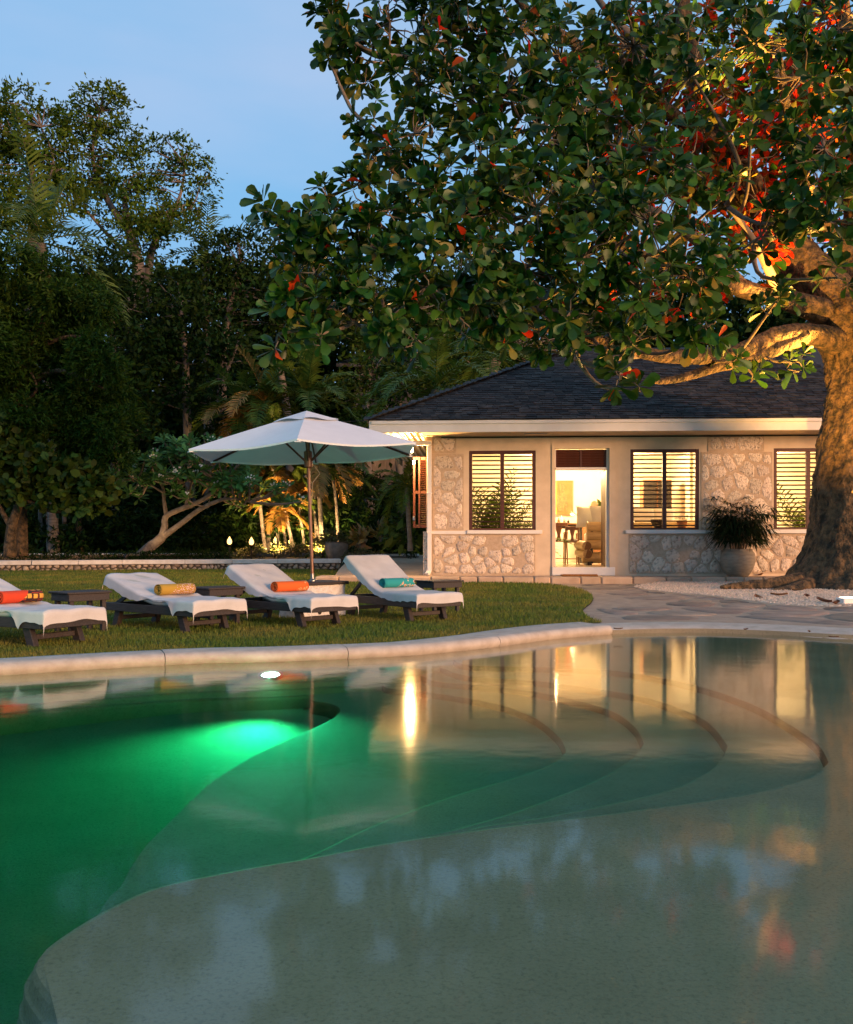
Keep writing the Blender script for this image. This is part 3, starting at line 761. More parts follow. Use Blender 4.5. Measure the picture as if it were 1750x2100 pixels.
# door surround, transom louvre, threshold
dz0, dz1 = door[2], door[3]
ds = MB(); a, b = U(1132), U(1263); top = Zf(1190, 911.5)
ds.box(a, door[0], -0.035, 0.0, ZP + .003, top); ds.box(door[1], b, -0.035, 0.0, ZP + .003, top); ds.box(door[0], door[1], -0.035, 0.0, dz1, top)
obj('door_surround', ds, M['plaster'], villa, None)
ft = Zf(1190, 963); fb = Zf(1190, 958)
df = MB(); df.box(door[0] + .002, door[0] + .03, .08, .26, dz0, dz1 - .002); df.box(door[1] - .06, door[1] - .002, .08, .26, dz0, dz1 - .002)
df.box(door[0] + .03, door[1] - .06, .05, .20, ft, fb, .006)
obj('door_frame', df, M['white_paint'], villa, None)
tf = MB(); tt = dz1 - .03; 
tf.box(door[0] + .03, door[0] + .07, .09, .15, fb, tt); tf.box(door[1] - .10, door[1] - .06, .09, .15, fb, tt); um = (door[0] + door[1]) / 2 - .015; tf.box(um - .025, um + .025, .088, .152, fb, tt)
trn = obj('transom', tf, M['wood_red'], villa, None)
for (p, q) in ((door[0] + .07, um - .025), (um + .025, door[1] - .10)):
    base = None
    for i in range(7):
        z = fb + (i + .5) * (tt - fb) / 7
        if base is None: base = obj('slat', MB().box(-(q - p) / 2, (q - p) / 2, -.04, .04, -.007, .007, .003), M['wood_red'], trn, None); o = base; o.location = ((p + q) / 2, .12, z)
        else: o = place('slat', base, trn, ((p + q) / 2, .12, z))
        o.rotation_euler = (R(-52), 0, 0)
obj('threshold', MB().box(U(1132), U(1261), -0.06, 0.28, ZP + .002, dz0 - .001, .01), M['white_paint'], villa, None)
obj('door_leaf', MB().box(door[1] - .045, door[1] - .005, .28, 1.2, dz0 + .01, ft, .004), M['wood_red'], villa, None)
# eaves, roof
OV = 0.95; EU = U(757, -OV); ZE0, ZE1 = Zf(1300, 884, -OV), Zf(1300, 859, -OV)
EU1 = U1 + 1.0; DEP = 8.0 + OV
fb_ = MB(); fb_.box(EU, EU1, -OV, -OV + .04, ZE0, ZE1, .006); fb_.box(EU, EU + .04, -OV + .042, DEP, ZE0, ZE1, .006); fb_.box(EU + .05, EU1, -OV - .03, -OV - .002, ZE1 - .09, ZE1 - .01, .006)
obj('fascia', fb_, M['white_paint'], villa, None)
obj('soffit', MB().box(U0 + .02, EU1, -OV + .042, -.002, ZT - .035, ZT - .012), M['plaster'], villa, None)
obj('soffit_vent', MB().box(U(1075, -.5), U(1122, -.5), -.6, -.5, ZT - .05, ZT - .036), M['metal_grey'], villa, None)
cd = MB(); cd.tube([(U(905), -.035, ZT - .07), (U(1180), -.035, ZT - .062), (U(1500), -.035, ZT - .068), (U(1740), -.035, ZT - .06)], .016, 6)
obj('conduit', cd, M['metal_dark'], villa)
RUN = 5.35; ZR = ZE1 + RUN * math.tan(R(27.2))
A0, A1 = (EU, -OV, ZE1), (EU1 + 2, -OV, ZE1); Rg0, Rg1 = (EU + RUN, -OV + RUN, ZR), (EU1 + 2, -OV + RUN, ZR)
B0, B1 = (EU, -OV + 2 * RUN, ZE1), (EU1 + 2, -OV + 2 * RUN, ZE1)
rb = MB(); rb.add([A0, A1, Rg1, Rg0], [(0, 1, 2, 3)]); rb.add([A0, Rg0, B0], [(0, 1, 2)]); rb.add([B0, Rg0, Rg1, B1], [(0, 1, 2, 3)])
roof = obj('roof', rb, M['roofdeck'], villa, None)
# shingles: rows laid up the slope, each one a slab; the 300 that show largest are single pieces
sl = math.hypot(RUN, ZR - ZE1); ca, sa = RUN / sl, (ZR - ZE1) / sl; EXPO = 0.155; rows = int(sl / EXPO) + 1
cand = []; r = random.Random(21)
for j in range(rows):
    s0 = j * EXPO - .03; hipu = EU + max(0, s0) * ca; u = hipu - .05 + r.uniform(-.1, 0)
    while u < U(1790, -OV):
        w = r.uniform(.17, .36); cand.append((u, min(w - .008, 9), s0, r.uniform(0, .012), r.uniform(-.012, .012))); u += w
def shingle_box(w, th, ln=0.27):     # local: x along eave, y up the slope, z out
    mb = MB(); mb.v = [(0, 0, 0), (w, 0, 0), (w, ln, 0), (0, ln, 0), (.003, 0, th), (w - .003, 0, th), (w, ln, .004), (0, ln, .004)]
    mb.f = [(0, 1, 5, 4), (1, 2, 6, 5), (2, 3, 7, 6), (3, 0, 4, 7), (4, 5, 6, 7)]; return mb
def sl_mtx(u, s, lift): 
    return Matrix(((1, 0, 0, u), (0, ca, -sa, -OV + s * ca - lift * sa), (0, sa, ca, ZE1 + s * sa + lift * ca), (0, 0, 0, 1)))
def roof_px(u, s):
    p = HO + ux * u + vy * (-OV + s * ca) + Vector((0, 0, ZE1 + s * sa)); return CX + F * p.x / p.y, HY - F * (p.z - CZ) / p.y
vis = [k for k, c in enumerate(cand) if 800 < roof_px(c[0], c[2])[0] < 1330 and c[2] > 1.2 and roof_px(c[0], c[2])[1] > 722]
vis.sort(key=lambda k: -cand[k][1]); single = set(vis[:290])
shared = [obj('shingle', shingle_box(w, .022), M['shingle'], roof, None) for w in (.18, .23, .28, .33)]
first = [True] * 4; allb = MB()
for k, (u, w, s, th, dl) in enumerate(cand):
    m_ = sl_mtx(u, s + dl, .016 + th * .3)
    if k in single:
        q = min(range(4), key=lambda i: abs((.18, .23, .28, .33)[i] - w)); e = m_.to_euler()
        if first[q]: o = shared[q]; first[q] = False; o.location = m_.to_translation(); o.rotation_euler = e
        else: o = place('shingle', shared[q], roof, m_.to_translation(), e)
        o.scale = (w / (.18, .23, .28, .33)[q], 1, 1 + th * 20)
    else:
        sb_ = shingle_box(w, .02 + th); allb.add([m_ @ Vector(p) for p in sb_.v], sb_.f)
# left hip slope and hip ridge caps
for j in range(rows):
    s0 = j * EXPO - .03; v0 = -OV + max(0, s0) * ca
    m2 = Matrix(((0, ca, -sa, EU + s0 * ca - .018 * sa), (-1, 0, 0, 0), (0, sa, ca, ZE1 + s0 * sa + .018 * ca), (0, 0, 0, 1)))
    v = v0; vend = -OV + 2 * RUN - max(0, s0) * ca
    while v < vend:
        w = r.uniform(.2, .4); sb_ = shingle_box(w, .02); mm = m2.copy(); mm[1][3] = v + w; allb.add([mm @ Vector(p) for p in sb_.v], sb_.f); v += w + .006
obj('shingle_rows', allb, M['shingle_stuff'], roof, None, kind='stuff')
hv = Vector(Rg0) - Vector(A0); nh = 38
capb = obj('hip_shingle', MB().box(-.11, .11, -.01, .26, 0, .018, .003), M['shingle'], roof, None)
xd = hv.normalized(); sd = Vector((1, -1, 0)).normalized(); zd = sd.cross(xd); zd = zd if zd.z > 0 else -zd
rotm = Matrix(((sd.x, xd.x, zd.x), (sd.y, xd.y, zd.y), (sd.z, xd.z, zd.z)))
if rotm.determinant() < 0: rotm = Matrix(((-sd.x, xd.x, zd.x), (-sd.y, xd.y, zd.y), (-sd.z, xd.z, zd.z)))
tilt = (rotm @ Matrix.Rotation(R(4), 3, 'X'))
for i in range(nh):
    p = Vector(A0) + hv * (i / nh) + zd * .03
    if i == 0: capb.location = p; capb.rotation_euler = tilt.to_euler()
    else: place('hip_shingle', capb, roof, p, (tilt @ Matrix.Rotation(R(rnd.uniform(-3, 3)), 3, 'Y')).to_euler())
# boards under the side eave, lantern, shutters, downspout
lb0 = None
for i in range(9):
    x = EU + .10 + i * (U0 + .05 - EU - .12) / 8.6
    if lb0 is None:
        lb0 = obj('eave_board', MB().box(-.03, .03, -OV + .05, 7.0, 0, .03, .004), M['white_paint'], villa, None); lb0.location = (x, 0, ZT - .05)
    else: place('eave_board', lb0, villa, (x, 0, ZT - .05), (0, 0, R(rnd.uniform(-.4, .4))))
obj('eave_lining', MB().box(EU + .04, U0 + .05, -OV + .045, 7.0, ZT + .05, ZT + .07), M['plaster'], villa, None)
dsx = U(881, -.08); ds_ = MB()
ds_.box(dsx - .055, dsx + .055, -.13, -.03, ZP + .1, Zf(880, 915), .01); ds_.box(dsx - .62, dsx + .055, -.13, -.03, Zf(880, 914), Zf(880, 905), .01)
for y in (1010, 1090): ds_.box(dsx - .065, dsx + .065, -.14, -.02, Zf(880, y + 3), Zf(880, y), .004)
ds_.bar((dsx, -.08, ZP + .12), (dsx - .06, -.16, ZP + .03), .1, .09, .01)
obj('downspout', ds_, M['white_paint'], villa, None)
sh = MB(); yS = .9; zS0, zS1 = 1.08 + (1110 - 1084) * 24 / F + .02, 1.08 + (1110 - 936) * 24 / F
uS0 = -.40; uS1 = U0 + .03
fr_m = MB(); w_ = (uS1 - uS0)
fr_m.box(uS0, uS0 + .06, yS, yS + .045, zS0, zS1, .005); fr_m.box(uS0 + .14, uS0 + .19, yS - .03, yS + .015, zS0, zS1, .005); fr_m.box(uS1 - .03, uS1, yS, yS + .045, zS0, zS1, .005)
for z in (zS0, (zS0 + zS1) / 2 - .04, zS1 - .08): fr_m.box(uS0 + .06, uS1 - .03, yS + .018, yS + .04, z, z + .08, .004)
shut = obj('shutter', fr_m, M['wood_red'], villa, None)
s0_ = None
for i in range(30):
    z = zS0 + .1 + i * (zS1 - zS0 - .2) / 29
    if s0_ is None: s0_ = obj('slat', MB().box(uS0 + .19, uS1 - .03, -.02, .02, -.004, .004), M['wood_red'], shut, None); s0_.location = (0, yS + .03, z); s0_.rotation_euler = (R(-40), 0, 0)
    else: place('slat', s0_, shut, (0, yS + .03, z), (R(-40), 0, 0))
for z in (zS0 + .2, zS1 - .2): obj('hinge', MB().box(uS0 - .008, uS0 + .05, yS - .012, yS - .001, z, z + .1, .003), M['metal_grey'], shut, None)
# interior shell
ZF = dz0 - .004
fl_ = MB().box(U0 + .34, U1 - .28, .28, 7.72, ZF - .06, ZF); obj('room_floor', fl_, M['int_floor'], villa, None)
iw = MB(); iw.box(U0 + .36, U1 - .3, 6.2, 6.3, ZF, ZT - .1); iw.box(U0 + .342, U0 + .36, .282, 6.2, ZF, ZT - .1); iw.box(U1 - .30, U1 - .282, .282, 6.2, ZF, ZT - .1)
iw.box(U(1485), U(1492), 3.6, 6.2, ZF, ZT - .1)
obj('room_wall', iw, M['int_wall'], villa, None)
obj('room_ceiling', MB().box(U0 + .342, U1 - .3, .282, 6.2, ZT - .1, ZT - .06), M['int_wall'], villa, None)
# lamps of the room: shaded ceiling lights, lit
def lamp(name, kind, loc, energy, col, **k):
    d = bpy.data.lights.new(name, kind); d.energy = energy; d.color = col
    for a_, b_ in k.items(): setattr(d, a_, b_)
    o = bpy.data.objects.new(name, d); COL.objects.link(o); o.location = loc; return o
def hloc(u, y, z): return HO + ux * u + vy * y + Vector((0, 0, z))
WARM = (1.0, 0.66, 0.30)
for i, (u, y, e) in enumerate(((3.45, 4.2, 380), (5.4, 3.9, 430), (9.3, 4.0, 480))):
    t = thing('ceiling_lamp', ['lit ceiling lamp behind the left louvred window', 'lit ceiling lamp beyond the open doorway', 'lit ceiling lamp behind the right louvred windows'][i], 'lamp', hloc(u, y, ZT - .1), -TH, 'ceiling lamps inside the villa')
    obj('canopy', MB().lathe([(.0, 0), (.06, 0), (.06, -.03), (.01, -.04)], 12, cap0=False, cap1=False), M['metal_grey'], t)
    obj('shade', MB().lathe([(.04, -.12), (.065, -.15), (.065, -.18), (.04, -.21), (.001, -.22)], 16, cap0=False, cap1=False), M['lamp_glow'], t)
    lo = lamp('ceiling_bulb', 'POINT', hloc(u, y, ZT - .55), e, WARM, shadow_soft_size=.16)
# terrace in front of the house
tb = MB(); zf_ = ZP
ter = thing('terrace', 'pale raised stone terrace step running along the front of the villa', 'terrace', HO, -TH)
obj('deck', MB().box(U0 - 2.6, U1, -0.72, 0.0, 0.0, ZP, .012), M['terrace'], ter, None)
r = random.Random(9); u = U0 - 2.6
while u < U(1790, -.95):
    w = r.uniform(.35, .85)
    obj('edge_stone', MB().box(u, u + w - .015, -1.0 - r.uniform(0, .05), -.70, 0.02, ZP + .006 + r.uniform(-.006, .008), .03), M['terrace'], ter, None); u += w
del ter['category']; del ter['label']; ter['kind'] = 'structure'

# ------------------------------------------------------------------ things inside, seen through the door and the louvres
def inthing(name, label, cat, u, y, z, group=None): return thing(name, label, cat, hloc(u, y, z), -TH, group)
# painting on the back wall
py_ = 6.15
u0, z1 = FU(1118, 986, py_); u1, z0 = FU(1175, 1056, py_); W_, H_ = u1 - u0, z1 - z0
t = inthing('painting', 'ochre and brown painting of a standing figure on the back wall', 'painting', u0, py_, z0)
obj('canvas', MB().box(0, W_, -.05, 0.03, 0, H_, .006), mat('painting_ground', (0.30, 0.11, 0.04), 0.9, (0.36, 0.15, 0.06), 4), t, None)
obj('paint_field', MB().box(0.02, W_ * .42, -.056, -.049, 0.02, H_ * .98), mat('painting_ochre', (0.55, 0.33, 0.04), 0.9, (0.62, 0.42, 0.10), 8), t, None)
fg = MB()
def slab(mb, pts, y):
    n = len(pts); mb.add([(x, y, z) for x, z in pts] + [(x, y + .004, z) for x, z in pts], [tuple(range(n))] + [(i, (i + 1) % n, n + (i + 1) % n, n + i) for i in range(n)])
hc = [(W_ * (.60 + .11 * math.cos(a) * (1 + .12 * math.sin(5 * a))), H_ * (.80 + .13 * math.sin(a))) for a in np.linspace(0, 2 * PI, 14, endpoint=False)]
slab(fg, hc, -.064)
slab(fg, [(W_ * a, H_ * b) for a, b in ((.52, .70), (.68, .70), (.70, .62), (.78, .56), (.80, .3), (.78, .08), (.72, .1), (.72, .4), (.66, .1), (.46, .1), (.48, .36), (.44, .2), (.40, .22), (.42, .56), (.52, .62))], -.064)
obj('figure', fg, mat('painting_figure', (0.10, 0.09, 0.045), 0.9, (0.22, 0.18, 0.08), 14), t, None)
# long table with things, desk lamp, chairs
u0, zt = FU(1105, 1073, 4.6); u1 = FU(1196, 1073, 4.6)[0]
t = inthing('writing_table', 'dark wooden table under the painting behind two chairs', 'table', u0, 4.6, ZF)
mb = MB().box(0, u1 - u0, -.3, .5, zt - ZF - .05, zt - ZF, .008); obj('tabletop', mb, M['wood_chair'], t, None)
obj('apron', MB().box(.05, u1 - u0 - .05, -.25, .45, zt - ZF - .16, zt - ZF - .052), M['wood_dark'], t, None)
for x in (.08, u1 - u0 - .08):
    for y in (-.22, .42): obj('leg', MB().box(x - .035, x + .035, y - .035, y + .035, 0, zt - ZF - .055, .006), M['wood_dark'], t, None)
for k, (px, h, m_) in enumerate(((1146, .16, 'clay'), (1152, .24, 'cushion'), (1158, .13, 'metal_grey'), (1166, .1, 'black'))):
    uu = FU(px, 1073, 4.6)[0]
    b_ = obj('bottle', MB().lathe([(.03, 0), (.04, .01), (.04, h * .6), (.015, h * .75), (.015, h), (.001, h)], 10, cap1=False), M[m_])
    b_.location = hloc(uu, 4.6, zt + .001); tag(b_, ['terracotta bottle at the left of the table', 'tall white bottle standing on the table', 'grey metal bottle beside the tall white one', 'small black bottle nearest the desk lamp'][k], 'bottle', 'small bottles on the table')
t = inthing('desk_lamp', 'lit desk lamp with a bent dark arm above the table', 'lamp', FU(1196, 1064, 4.9)[0], 4.9, zt)
hx, hz = FU(1174, 1053, 4.9); bx = FU(1196, 1064, 4.9)[0]; hz -= zt; hx -= bx
obj('base', MB().lathe([(.001, 0), (.09, 0), (.09, .02), (.02, .03)], 16, cap0=False), M['metal_dark'], t)
obj('arm', MB().tube([(0, 0, .02), (.02, 0, hz * .35), (hx * .85, 0, hz + .02)], .012, 6), M['metal_dark'], t)
obj('shade', MB().lathe([(.03, .06), (.05, .05), (.085, -.03)], 14, (hx, 0, hz), cap0=False, cap1=False), M['metal_grey'], t)
bu = obj('bulb', MB().lathe([(.001, -.05), (.05, -.03), (.06, 0), (.04, .04), (.001, .05)], 12, (hx, 0, hz - .01), cap0=False, cap1=False), M['lamp_glow'], t)
p = hloc(bx + hx, 4.9, zt + hz - .12); lamp('desk_bulb', 'POINT', p, 22, WARM, shadow_soft_size=.05)
def chair(label, xl, xr, ytop, yseat, ybot, yl, face):
    u0, zb = FU(xl, ybot, yl); u1, zt_ = FU(xr, ytop, yl); zs = FU(xl, yseat, yl)[1] - ZF; w = u1 - u0; h = zt_ - ZF
    t = inthing('armchair', label, 'chair', (u0 + u1) / 2, yl, ZF, 'chairs at the table')
    obj('seat', MB().box(-w / 2 + .03, w / 2 - .03, .02, .48, zs - .05, zs - .01, .01), M['wood_chair'], t, None)
    obj('seat_cushion', MB().box(-w / 2 + .05, w / 2 - .05, .04, .45, zs - .008, zs + .05, .02), M['cushion'], t, None)
    for sx in (-1, 1):
        obj('leg', MB().tube([(sx * w * .46, 0, 0), (sx * w * .42, .01, zs), (sx * w * .44, -.05, h * .98)], [.018, .022, .018], 8), M['wood_chair'], t)
        obj('leg', MB().tube([(sx * w * .44, .50, 0), (sx * w * .42, .46, zs + .2)], [.016, .02], 8), M['wood_chair'], t)
        obj('armrest', MB().tube([(sx * w * .43, -.03, zs + .24), (sx * w * .5, .2, zs + .22), (sx * w * .43, .47, zs + .2)], .02, 8), M['wood_chair'], t)
    obj('back_rail', MB().box(-w * .47, w * .47, -.07, -.03, h - .10, h + .01, .015), M['wood_chair'], t)
    sp = MB(); slab(sp, [(-w * .11, zs), (w * .11, zs), (w * .08, zs + (h - zs) * .3), (w * .17, zs + (h - zs) * .7), (w * .15, h - .09), (-w * .15, h - .09), (-w * .17, zs + (h - zs) * .7), (-w * .08, zs + (h - zs) * .3)], -.05)
    obj('back_splat', sp, M['wood_chair'], t, None)
    obj('stretcher', MB().bar((-w * .44, .02, .16), (w * .44, .02, .16), .02, .025), M['wood_chair'], t, None)
    return t
chair('brown splat-back armchair with white seat nearest the doorway', 1158, 1189, 1080, 1109, 1143, 2.6, 0)
chair('brown armchair half hidden by the left door jamb', 1126, 1166, 1072, 1108, 1140, 3.2, 0)
# bamboo sofa with white cushions
sy = 2.0
u0, zb = FU(1194, 1150, sy); u1 = U(1480, sy); zA = FU(1200, 1073, sy)[1]
t = inthing('bamboo_sofa', 'thick bamboo sofa with big white cushions seen from its end', 'sofa', u0, sy, ZF)
hA = zA - ZF; rr = hA / 7.2
for k, (z, l0) in enumerate(((rr * 1.3, 0), (rr * 3.6, .12), (rr * 5.0, .12), (rr * 6.5, .12))):
    mb = MB(); ring = [(l0 + q * .42, 0, z) for q in range(int((u1 - u0) / .42))]
    pts = []; rad = []
    for p in ring: pts += [p, (p[0] + .03, 0, z), (p[0] + .06, 0, z)]; rad += [rr * .96, rr * 1.06, rr * .96]
    obj('bamboo_rail', mb.tube(pts, rad, 14), M['bamboo'], t)
for z, x in ((rr * 1.9, 0.12), (rr * 3.3, .10)):
    obj('bamboo_arm', MB().tube([(x, -.28, z), (x - .10, .9, z + .03)], rr * .82, 14), M['bamboo'], t)
    obj('cut_end', MB().lathe([(.001, 0), (rr * .74, 0)], 14, cap0=False, cap1=False), M['bamboo_cut'], t, None).matrix_local = Matrix.Translation((x, -.284, z)) @ Matrix.Rotation(R(90), 4, 'X')
for x in (.25, 1.5): obj('post', MB().box(x - .04, x + .04, -.10, .10, rr * .3, hA, .01), M['black'], t, None)
for x in (.2, 2.2): obj('foot', MB().box(x - .06, x + .06, -.1, .8, 0, rr * .6, .01), M['black'], t, None)
def pillow_mb(w, h, d, seed=1):
    r = random.Random(seed); n = 10; P = []; Q = []
    for i in range(n + 1):
        a = i / n * 2 - 1; row = []; row2 = []
        for j in range(n + 1):
            b = j / n * 2 - 1; k = (1 - a ** 4) * (1 - b ** 4); e = 1 - .10 * (a * a * (1 - b * b) * 0 + (1 - abs(a)) * 0)
            pin = 1 - .07 * (1 - b * b) * 0
            x = a * w / 2 * (1 - .08 * (1 - b * b)); z = b * h / 2 * (1 - .08 * (1 - a * a)); y = d / 2 * k ** .6 + r.uniform(-.006, .006) * k
            row.append((x, -y, z)); row2.append((x, y, z))
        P.append(row); Q.append(row2)
    mb = MB().grid(P); mb.grid([list(reversed(r_)) for r_ in Q]); return mb
obj('seat_cushion', MB().box(.15, u1 - u0 - .1, .1, .85, rr * 4.0, rr * 5.6, .05), M['cushion'], t)
for k, (px, yo, w, h) in enumerate(((1205, .5, .62, .62), (1238, .22, .72, .66), (1318, .55, .7, .6), (1362, .4, .6, .56))):
    c_ = FU(px, 1073, sy + yo)[0]
    p_ = obj('cushion', pillow_mb(w, h, .22, k), M['cushion'], None, True)
    p_.location = hloc(c_, sy + yo, ZF + hA + h * .28); p_.rotation_euler = (R(-14), R(rnd.uniform(-6, 6)), -TH + R(rnd.uniform(-8, 8)))
    tag(p_, ['white cushion at the left end of the bamboo sofa', 'big white cushion leaning behind the door frame', 'white cushion seen through the middle louvred window', 'smaller white cushion right of another on the sofa'][k], 'cushion', 'white cushions on the bamboo sofa')
# carved plaque, driftwood post with a hanging fern
u0, zb = FU(1212, 1052, 6.0); u1, zt_ = FU(1228, 1027, 6.0); w = u1 - u0; h = zt_ - zb + .2
t = inthing('carved_plaque', 'arched dark wooden carving standing against the back wall', 'carving', (u0 + u1) / 2, 6.05, zb - .2)
pp = [(-w / 2, 0)] + [(w / 2 * math.cos(a), h - w / 2 + w / 2 * math.sin(a)) for a in np.linspace(PI, 0, 12)][0:] + [(w / 2, 0)]
mb = MB(); slab(mb, pp, -.03); obj('board', mb, M['wood_chair'], t, None)
mb = MB(); 
for k in (-1, 0, 1): slab(mb, [(k * w * .2 - .02, .15), (k * w * .2 + .02, .15), (k * w * .16 + .015, h * .7), (k * w * .16 - .015, h * .7)], -.04)
obj('relief', mb, M['wood_dark'], t, None)
t = inthing('console', 'low dark cabinet under the arched carving', 'cabinet', (u0 + u1) / 2, 5.9, ZF)
obj('case', MB().box(-.5, .5, -.2, .2, 0.06, zb - .2 - ZF - .004, .01), M['wood_chair'], t, None); obj('plinth', MB().box(-.46, .46, -.17, .18, 0, .058), M['wood_dark'], t, None)
u0 = FU(1243, 1000, 3.2)[0]
t = inthing('driftwood_post', 'pale twisted driftwood post rising behind the sofa', 'post', u0, 3.2, ZF)
for k in range(4):
    a = k * 1.7; pts = [(.07 * math.cos(a + z * 1.6), .07 * math.sin(a + z * 1.6), z) for z in np.linspace(0, ZT - .11 - ZF, 12)]
    obj('stem', MB().tube(pts, [.05 + .018 * math.sin(3 * i + k) for i in range(12)], 8, jitter=.12), M['bamboo'], t)
# palms and plants in pots inside
def frond(mb, base, direc, L, droop, n=16, wl=.30, lw=.018, fold=.35, r=rnd, rach=True, tips=0.25):
    """a feather leaf: midrib with paired leaflets"""
    base = Vector(base); d = Vector(direc).normalized(); pts = []; p = base.copy(); cur = d.copy()
    for i in range(n + 1):
        pts.append(p.copy()); cur = (cur + Vector((0, 0, -droop / n))).normalized(); p = p + cur * (L / n)
    if rach: mb.tube(pts, [lw * .5 * (1 - .8 * i / n) + .002 for i in range(n + 1)], 4, False)
    for i in range(2, n + 1):
        t_ = (pts[i] - pts[i - 1]).normalized(); s = t_.cross(Vector((0, 0, 1)))
        if s.length < 1e-3: s = Vector((1, 0, 0))
        s.normalize(); up = s.cross(t_)
        f = i / n; l = wl * (math.sin(PI * min(1, .12 + .86 * f)) ** .7 * .95 + .05) * r.uniform(.85, 1.1)
        for sg in (-1, 1):
            dv = (s * sg * .80 + t_ * .62 + up * (fold * r.uniform(.4, 1.2)) ).normalized(); b = pts[i]
            wv = t_ * lw
            m_ = b + dv * l * .5 + Vector((0, 0, -.04 * l)); e = b + dv * l + Vector((0, 0, -tips * l * r.uniform(.6, 1.4)))
            mb.add([b - wv * .5, b + wv * .5, m_ + wv * 1.15, m_ - wv * 1.15, e], [(0, 1, 2, 3), (3, 2, 4)])
def potted_palm(label, u, y, z, h, nf, seed, pot=True, L=None, group=None):
    r = random.Random(seed); t = inthing('potted_palm', label, 'potted plant', u, y, z, group)
    obj('pot', MB().lathe([(.001, 0), (.15, 0), (.2, .14), (.21, .3), (.19, .32), (.17, .28), (.001, .27)], 18, cap0=False, cap1=False), M['clay'], t)
    mb = MB(); L = L or h * .7
    for k in range(nf):
        a = r.uniform(0, 2 * PI); e = r.uniform(.35, 1.35)
        frond(mb, (r.uniform(-.06, .06), r.uniform(-.06, .06), .27 + r.uniform(0, h * .25)), (math.cos(a) * math.cos(e), math.sin(a) * math.cos(e), math.sin(e)), L * r.uniform(.8, 1.15), r.uniform(.6, 1.6), 14, L * .28, .022, r=r)
    obj('fronds', mb, M['leaf_palm'], t, None, recalc=False)
potted_palm('bushy potted palm behind the louvres of the left window', FU(1000, 1100, 2.3)[0], 2.3, ZF, 2.4, 34, 1, L=2.1)
potted_palm('second potted palm right of the left window mullion', FU(1052, 1100, 2.2)[0], 2.2, ZF, 1.5, 24, 2, L=1.6)
potted_palm('light green palm inside the right louvred window', FU(1650, 1100, 2.1)[0], 2.1, ZF, 2.2, 20, 3, L=1.9)
potted_palm('small fern hanging beside the driftwood post', FU(1236, 1035, 3.0)[0], 3.0, FU(1236, 1040, 3.0)[1] - .5, 0.5, 12, 5, L=.4)
u0 = FU(1345, 1050, 4.4)[0]
t = inthing('tall_cabinet', 'tall dark brown cabinet seen through the middle window', 'cabinet', u0, 4.4, ZF)
hC = FU(1345, 985, 4.4)[1] - ZF
obj('case', MB().box(-.42, .42, -.25, .25, .08, hC, .01), M['wood_chair'], t, None); obj('plinth', MB().box(-.38, .38, -.2, .2, 0, .078), M['wood_dark'], t, None)
for s in (-1, 1): obj('door', MB().box(min(s * .02, s * .40), max(s * .02, s * .40), -.27, -.252, .12, hC - .06, .005), M['wood_dark'], t, None)
u0, z0 = FU(1350, 1083, .75)
t = inthing('console_table', 'honey brown console table below the middle window', 'table', FU(1385, 1083, .75)[0], .75, ZF)
obj('tabletop', MB().box(-.75, .75, -.22, .22, z0 - ZF - .05, z0 - ZF, .01), M['bamboo'], t, None)
for x in (-.68, .68):
    for y in (-.17, .17): obj('leg', MB().box(x - .03, x + .03, y - .03, y + .03, 0, z0 - ZF - .052), M['bamboo'], t, None)
b_ = obj('bowl', MB().lathe([(.001, .0), (.09, .0), (.17, .12), (.19, .22), (.17, .22), (.14, .12), (.001, .03)], 18, cap0=False, cap1=False), M['black']); b_.location = hloc(FU(1350, 1083, .72)[0], .72, z0)
tag(b_, 'black bowl on the console table in the middle window', 'bowl')
t = inthing('orchid_basket', 'woven basket with cream orchids in the middle window', 'flower basket', FU(1399, 1083, .72)[0], .72, z0)
obj('basket', MB().lathe([(.001, 0), (.1, 0), (.14, .18), (.12, .18), (.001, .1)], 14, cap0=False, cap1=False), M['clay'], t)
mb = MB()
for k in range(40):
    a, e, q = rnd.uniform(0, 6.3), rnd.uniform(.2, 1.5), rnd.uniform(.1, .22); c_ = Vector((math.cos(a) * math.cos(e) * q, math.sin(a) * math.cos(e) * q, .18 + math.sin(e) * q))
    s_ = .025; mb.add([c_ + Vector((s_, 0, 0)), c_ + Vector((0, s_, s_)), c_ - Vector((s_, 0, 0)), c_ - Vector((0, s_, s_))], [(0, 1, 2, 3)])
obj('blossoms', mb, M['flower'], t, None)
t = inthing('armchair_white', 'white upholstered armchair low in the right window', 'armchair', FU(1610, 1080, 2.2)[0], 2.2, ZF)
t.name = 'upholstered_chair'
obj('seat', MB().box(-.45, .45, -.4, .4, .15, .5, .08), M['cushion'], t); obj('backrest', MB().box(-.45, .45, .28, .5, .5, 1.05, .09), M['cushion'], t)
for s in (-1, 1): obj('arm', MB().box(s * .5 - .07, s * .5 + .07, -.4, .4, .15, .7, .06), M['cushion'], t)
for x in (-.4, .4):
    for y in (-.34, .4): obj('leg', MB().lathe([(.02, 0), (.03, .16)], 8, (x, y, 0)), M['wood_chair'], t)

